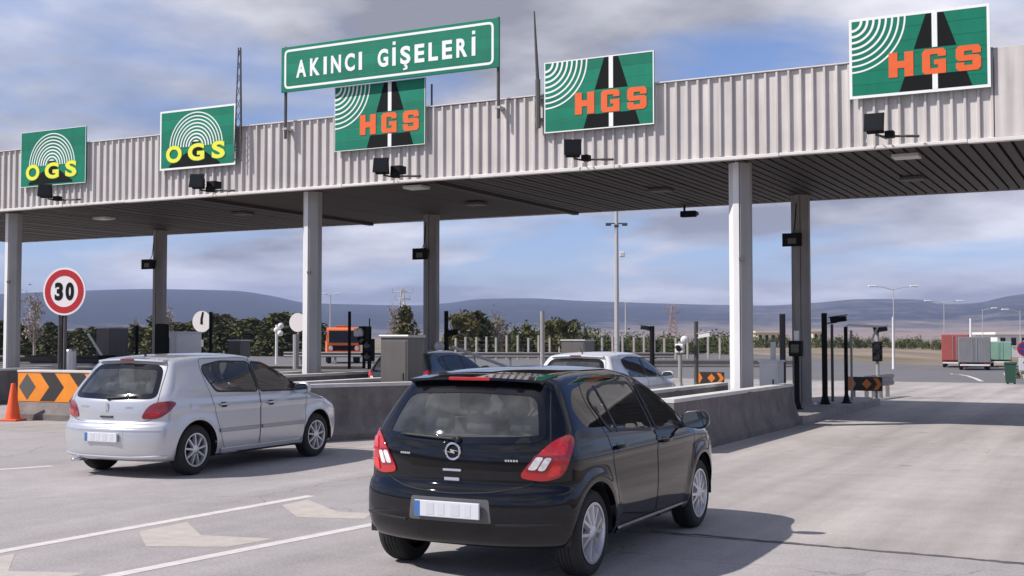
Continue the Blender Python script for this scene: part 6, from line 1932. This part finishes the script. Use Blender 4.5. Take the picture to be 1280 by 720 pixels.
# power line pylons
def pylon(px, dist, top_y, w, label, mat):
    x, y = far_xy(px, dist); h = 1.72 + (422 - top_y) / 1500 * dist
    r = empty('power_pylon', (x, y, 0), YAW, label, 'pylon')
    for sx in (-1, 1):
        for sy in (-1, 1): MB().tube([(sx * w, sy * w, 0), (sx * w * 0.15, sy * w * 0.15, h)], 0.10, 4).build('pylon_leg', mat, r)
    m = MB(); n = 8
    for k in range(n):
        for sy in (-1, 1):
            s0 = w * (1 - 0.85 * k / n); s1 = w * (1 - 0.85 * (k + 1) / n)
            m.tube([(-s0, sy * s0, h * k / n), (s1, sy * s1, h * (k + 1) / n)], 0.06, 4); m.tube([(s0, sy * s0, h * k / n), (-s1, sy * s1, h * (k + 1) / n)], 0.06, 4)
    m.build('pylon_lacing', mat, r)
    for zz_, aw in ((h * 0.92, 2.2), (h * 0.80, 1.6)):
        MB().tube([(-aw, 0, zz_), (0, 0, zz_ + 0.3), (aw, 0, zz_)], 0.10, 4).build('cross_arm', mat, r)
        for s in (-1, 1): MB().tube([(s * aw, 0, zz_), (s * aw, 0, zz_ + 0.9)], 0.10, 5).build('insulator', mat, r)
pylon(503, 260, 360, 1.3, 'grey power pylon behind the olive coloured conifer', M_MAST)
pylon(841, 320, 382, 1.5, 'rusty power pylon above the middle hedgerow', pmat('rusty_steel', (0.30, 0.21, 0.18), 0.8))

# ---- trucks
M_TRED = pmat('truck_red', (0.36, 0.085, 0.07), 0.5, vary=0.1, scale=1.5); M_TGREY = pmat('trailer_grey', (0.20, 0.20, 0.215), 0.55, vary=0.12, scale=1.2, streak=0.12)
M_TGREEN = pmat('truck_green', (0.20, 0.36, 0.27), 0.5, vary=0.1, scale=1.5); M_TORANGE = pmat('truck_orange', (0.78, 0.17, 0.045), 0.5, vary=0.08, scale=2)
def truck_wheel(r, x, y, rad=0.46, w=0.28):
    t = empty('wheel', (x, y, rad)); t.parent = r
    MB().lathe([(rad * 0.55, -w / 2), (rad * 0.92, -w / 2), (rad, -w / 2 + 0.05), (rad, w / 2 - 0.05), (rad * 0.92, w / 2), (rad * 0.55, w / 2)], 20, 'x').build('tyre', CM['rubber'], t, angle=50)
    MB().lathe([(0, -w / 2 + 0.03), (rad * 0.55, -w / 2 + 0.01), (rad * 0.56, w / 2 - 0.01), (0, w / 2 - 0.03)], 16, 'x').build('rim', M_STEEL, t)
def box_truck(px, dist, rz, label, rear, side, W=2.3, H=2.75, L=5.2, name='box_truck', lift=0.62):
    x, y = far_xy(px, dist); z0 = float(ground_z(x, y))
    r = empty(name, (x, y, z0), rz, label, 'truck')
    MB().bbox(-W / 2, W / 2, 0.06, L, lift, H, 0.03).build('cargo_box', side, r)
    for s in (-1, 1):
        d = MB().bbox(min(0.01 * s, s * (W / 2 - 0.04)), max(0.01 * s, s * (W / 2 - 0.04)), 0.0, 0.07, lift + 0.06, H - 0.06, 0.01).build('rear_door', rear, r)
        MB().box(s * 0.18 - 0.02, s * 0.18 + 0.02, -0.035, 0.0, lift + 0.1, H - 0.1).build('locking_bar', M_STEEL, d)
    MB().box(-W / 2 + 0.2, W / 2 - 0.2, 0.2, L + 1.2, 0.45, lift - 0.02).build('chassis', M_DARK, r)
    MB().bbox(-W / 2 + 0.1, W / 2 - 0.1, -0.02, 0.08, 0.36, 0.50, 0.02).build('rear_bumper', M_WHITE, r)
    for s in (-1, 1):
        MB().bbox(s * 0.85 - 0.14, s * 0.85 + 0.14, -0.03, 0.02, 0.51, 0.60, 0.01).build('tail_lamp', CM['redlens'], r)
        for yy in (1.1, L + 0.75): truck_wheel(r, s * (W / 2 - 0.2), yy)
        MB().box(s * (W / 2 - 0.03) - 0.02, s * (W / 2 - 0.03) + 0.02, 1.8, L - 0.6, 0.42, 0.60).build('side_guard', M_GREYBOX, r)
    c = MB(); c.prism([(L + 0.1, 0.55), (L + 1.7, 0.55), (L + 1.7, 1.35), (L + 1.45, 2.2), (L + 0.1, 2.3)], 'x', -W / 2 + 0.06, W / 2 - 0.06); c.build('cab', rear, r)
    MB().prism([(L + 1.52, 2.12), (L + 1.73, 1.42), (L + 1.70, 1.42), (L + 1.49, 2.12)], 'x', -W / 2 + 0.2, W / 2 - 0.2).build('windscreen', CM['frit'], r)
    for s in (-1, 1): MB().box(s * (W / 2 - 0.055) - 0.006, s * (W / 2 - 0.055) + 0.006, L + 0.55, L + 1.4, 1.4, 2.05).build('side_window', CM['frit'], r)
    return r
box_truck(1193, 109, R(6), 'truck with red rear doors half hidden by the grey truck at the right', M_TRED, M_TRED, W=2.3, H=3.0, L=5.0)
box_truck(1217.5, 100, R(8), 'grey box truck seen from behind between the red and the green truck', M_TGREY, M_TGREY, W=2.5, H=2.78, L=5.0)
box_truck(1250, 112, R(6), 'pale green truck behind the grey truck at the right edge', M_TGREEN, M_TGREEN, W=1.9, H=2.35, L=3.6)
def orange_truck(px, dist):
    x, y = far_xy(px, dist)
    r = empty('orange_truck', (x, y, 0), YAW + R(10), 'bright orange truck parked right of the middle front column', 'truck')
    W = 2.2
    c = MB(); c.prism([(0, 0.45), (0, 1.35), (0.25, 2.25), (0.5, 2.4), (1.7, 2.4), (1.7, 0.45)], 'x', -W / 2, W / 2); c.build('cab', M_TORANGE, r)
    MB().prism([(-0.012, 1.38), (0.225, 2.18), (0.26, 2.18), (0.03, 1.38)], 'x', -W / 2 + 0.12, W / 2 - 0.12).build('windscreen', CM['frit'], r)
    MB().bbox(-W / 2 + 0.05, W / 2 - 0.05, -0.10, 0.05, 0.42, 0.75, 0.04).build('front_bumper', M_TORANGE, r)
    MB().box(-W / 2 + 0.35, W / 2 - 0.35, -0.015, 0.0, 0.85, 1.2).build('grille', M_DARK, r)
    for s in (-1, 1):
        MB().lathe([(0, -0.025), (0.13, -0.025), (0.14, 0.0)], 14, 'y', (s * 0.85, 0, 1.0)).build('headlamp', M_WHITE, r)
        MB().bbox(s * (W / 2 + 0.16) - 0.10, s * (W / 2 + 0.16) + 0.10, 0.1, 0.2, 1.5, 1.95, 0.03).build('wing_mirror', M_DARK, r)
        MB().box(s * W / 2 - 0.006, s * W / 2 + 0.006, 0.45, 1.4, 1.4, 2.1).build('side_window', CM['frit'], r)
        for yy in (0.7, 4.2): truck_wheel(r, s * (W / 2 - 0.15), yy)
    MB().bbox(-0.5, 0.5, 0.6, 0.9, 2.4, 2.52, 0.03).build('beacon_bar', CM['amberlens'], r)
    MB().bbox(-W / 2, W / 2, 1.85, 5.6, 0.7, 1.9, 0.03).build('tipper_body', M_TORANGE, r); MB().box(-0.5, 0.5, 0.3, 5.5, 0.45, 0.68).build('chassis', M_DARK, r)
orange_truck(430, 80)

# ---- right edge: bin, sign, white building, cream buildings
x, y = far_xy(1262, 44.5)
r = empty('litter_bin', (x, y, 0.0), 0, 'dark green litter bin at the right edge of the road', 'bin')
M_BIN = pmat('bin_green', (0.012, 0.055, 0.035), 0.5)
MB().prism([(-0.16, 0.05), (0.16, 0.05), (0.20, 0.72), (-0.20, 0.72)], 'y', -0.18, 0.18).build('bin_body', M_BIN, r)
MB().bbox(-0.22, 0.22, -0.20, 0.20, 0.72, 0.82, 0.03).build('bin_lid', M_BIN, r)
for s in (-1, 1): MB().lathe([(0.0, -0.03), (0.08, -0.03), (0.08, 0.03), (0, 0.03)], 12, 'x', (s * 0.12, 0.16, 0.08)).build('bin_wheel', M_DARK, r)
x, y = far_xy(1280, 49)
r = empty('no_stopping_sign', (x, y, 0.1), YAW, 'round red and blue no stopping sign at the right edge', 'sign')
MB().tube([(0, 0.05, 0), (0, 0.05, 1.5)], 0.04, 8).build('post', M_GREYPOST, r)
cz = 1.16
flat([(0.30 * math.cos(2 * math.pi * k / 32), cz + 0.30 * math.sin(2 * math.pi * k / 32)) for k in range(32)], 0, 0.02).build('red_disc', M_SRED, r)
M_SBLUE = pmat('sign_blue', (0.02, 0.05, 0.30), 0.45)
for k in range(4):
    a0 = math.pi / 2 * k + 0.16; a1 = math.pi / 2 * (k + 1) - 0.16
    poly = [(0.05 * math.cos((a0 + a1) / 2), cz + 0.05 * math.sin((a0 + a1) / 2))] + [(0.235 * math.cos(a0 + (a1 - a0) * j / 8), cz + 0.235 * math.sin(a0 + (a1 - a0) * j / 8)) for j in range(9)]
    flat(poly, -0.005, 0.001).build('blue_sector', M_SBLUE, r)
flat([(-0.24, 0.28), (0.24, 0.28), (0.24, 0.80), (-0.24, 0.80)], 0, 0.02).build('info_plate', M_SWHITE, r)
flat([(-0.03, 0.40), (0.03, 0.40), (0.03, 0.58), (0.09, 0.58), (0.0, 0.70), (-0.09, 0.58), (-0.03, 0.58)], -0.005, 0.001).build('arrow', M_SBLUE, r)
def low_building(px0, px1, dist, z0, z1, label, mat, roofm, nwin, depth=8):
    a = far_xy(px0, dist); b = far_xy(px1, dist); L = math.hypot(b[0] - a[0], b[1] - a[1])
    r = empty('low_building', (a[0], a[1], 0), YAW, label, 'building')
    MB().box(0, L, 0, depth, -1.5, z1 - 0.35).build('wall', mat, r)
    MB().box(-0.4, L + 0.4, -0.4, depth + 0.4, z1 - 0.345, z1).build('roof', roofm, r)
    for k in range(nwin):
        x0 = (k + 0.3) * L / nwin; x1 = (k + 0.75) * L / nwin
        f = MB().box(x0, x1, -0.05, 0.02, z0, z1 - 0.8).build('window', CM['frit'], r)
        MB().box(x0 - 0.08, x1 + 0.08, -0.12, -0.05, z0 - 0.12, z0).build('sill', mat, f)
M_CREAMW = pmat('cream_render', (0.66, 0.58, 0.44), 0.8, vary=0.08, scale=0.5)
low_building(1246, 1340, 170, 0.6, 2.5, 'long white roofed building at the right edge behind the trucks', M_WHITE, M_WHITE, 7)
low_building(946, 978, 230, 0.8, 3.0, 'low cream building seen left of the right rear column', M_CREAMW, M_CREAMW, 4)
low_building(1016, 1030, 230, 0.8, 3.2, 'small cream building seen right of the right rear column', M_CREAMW, M_CREAMW, 2)
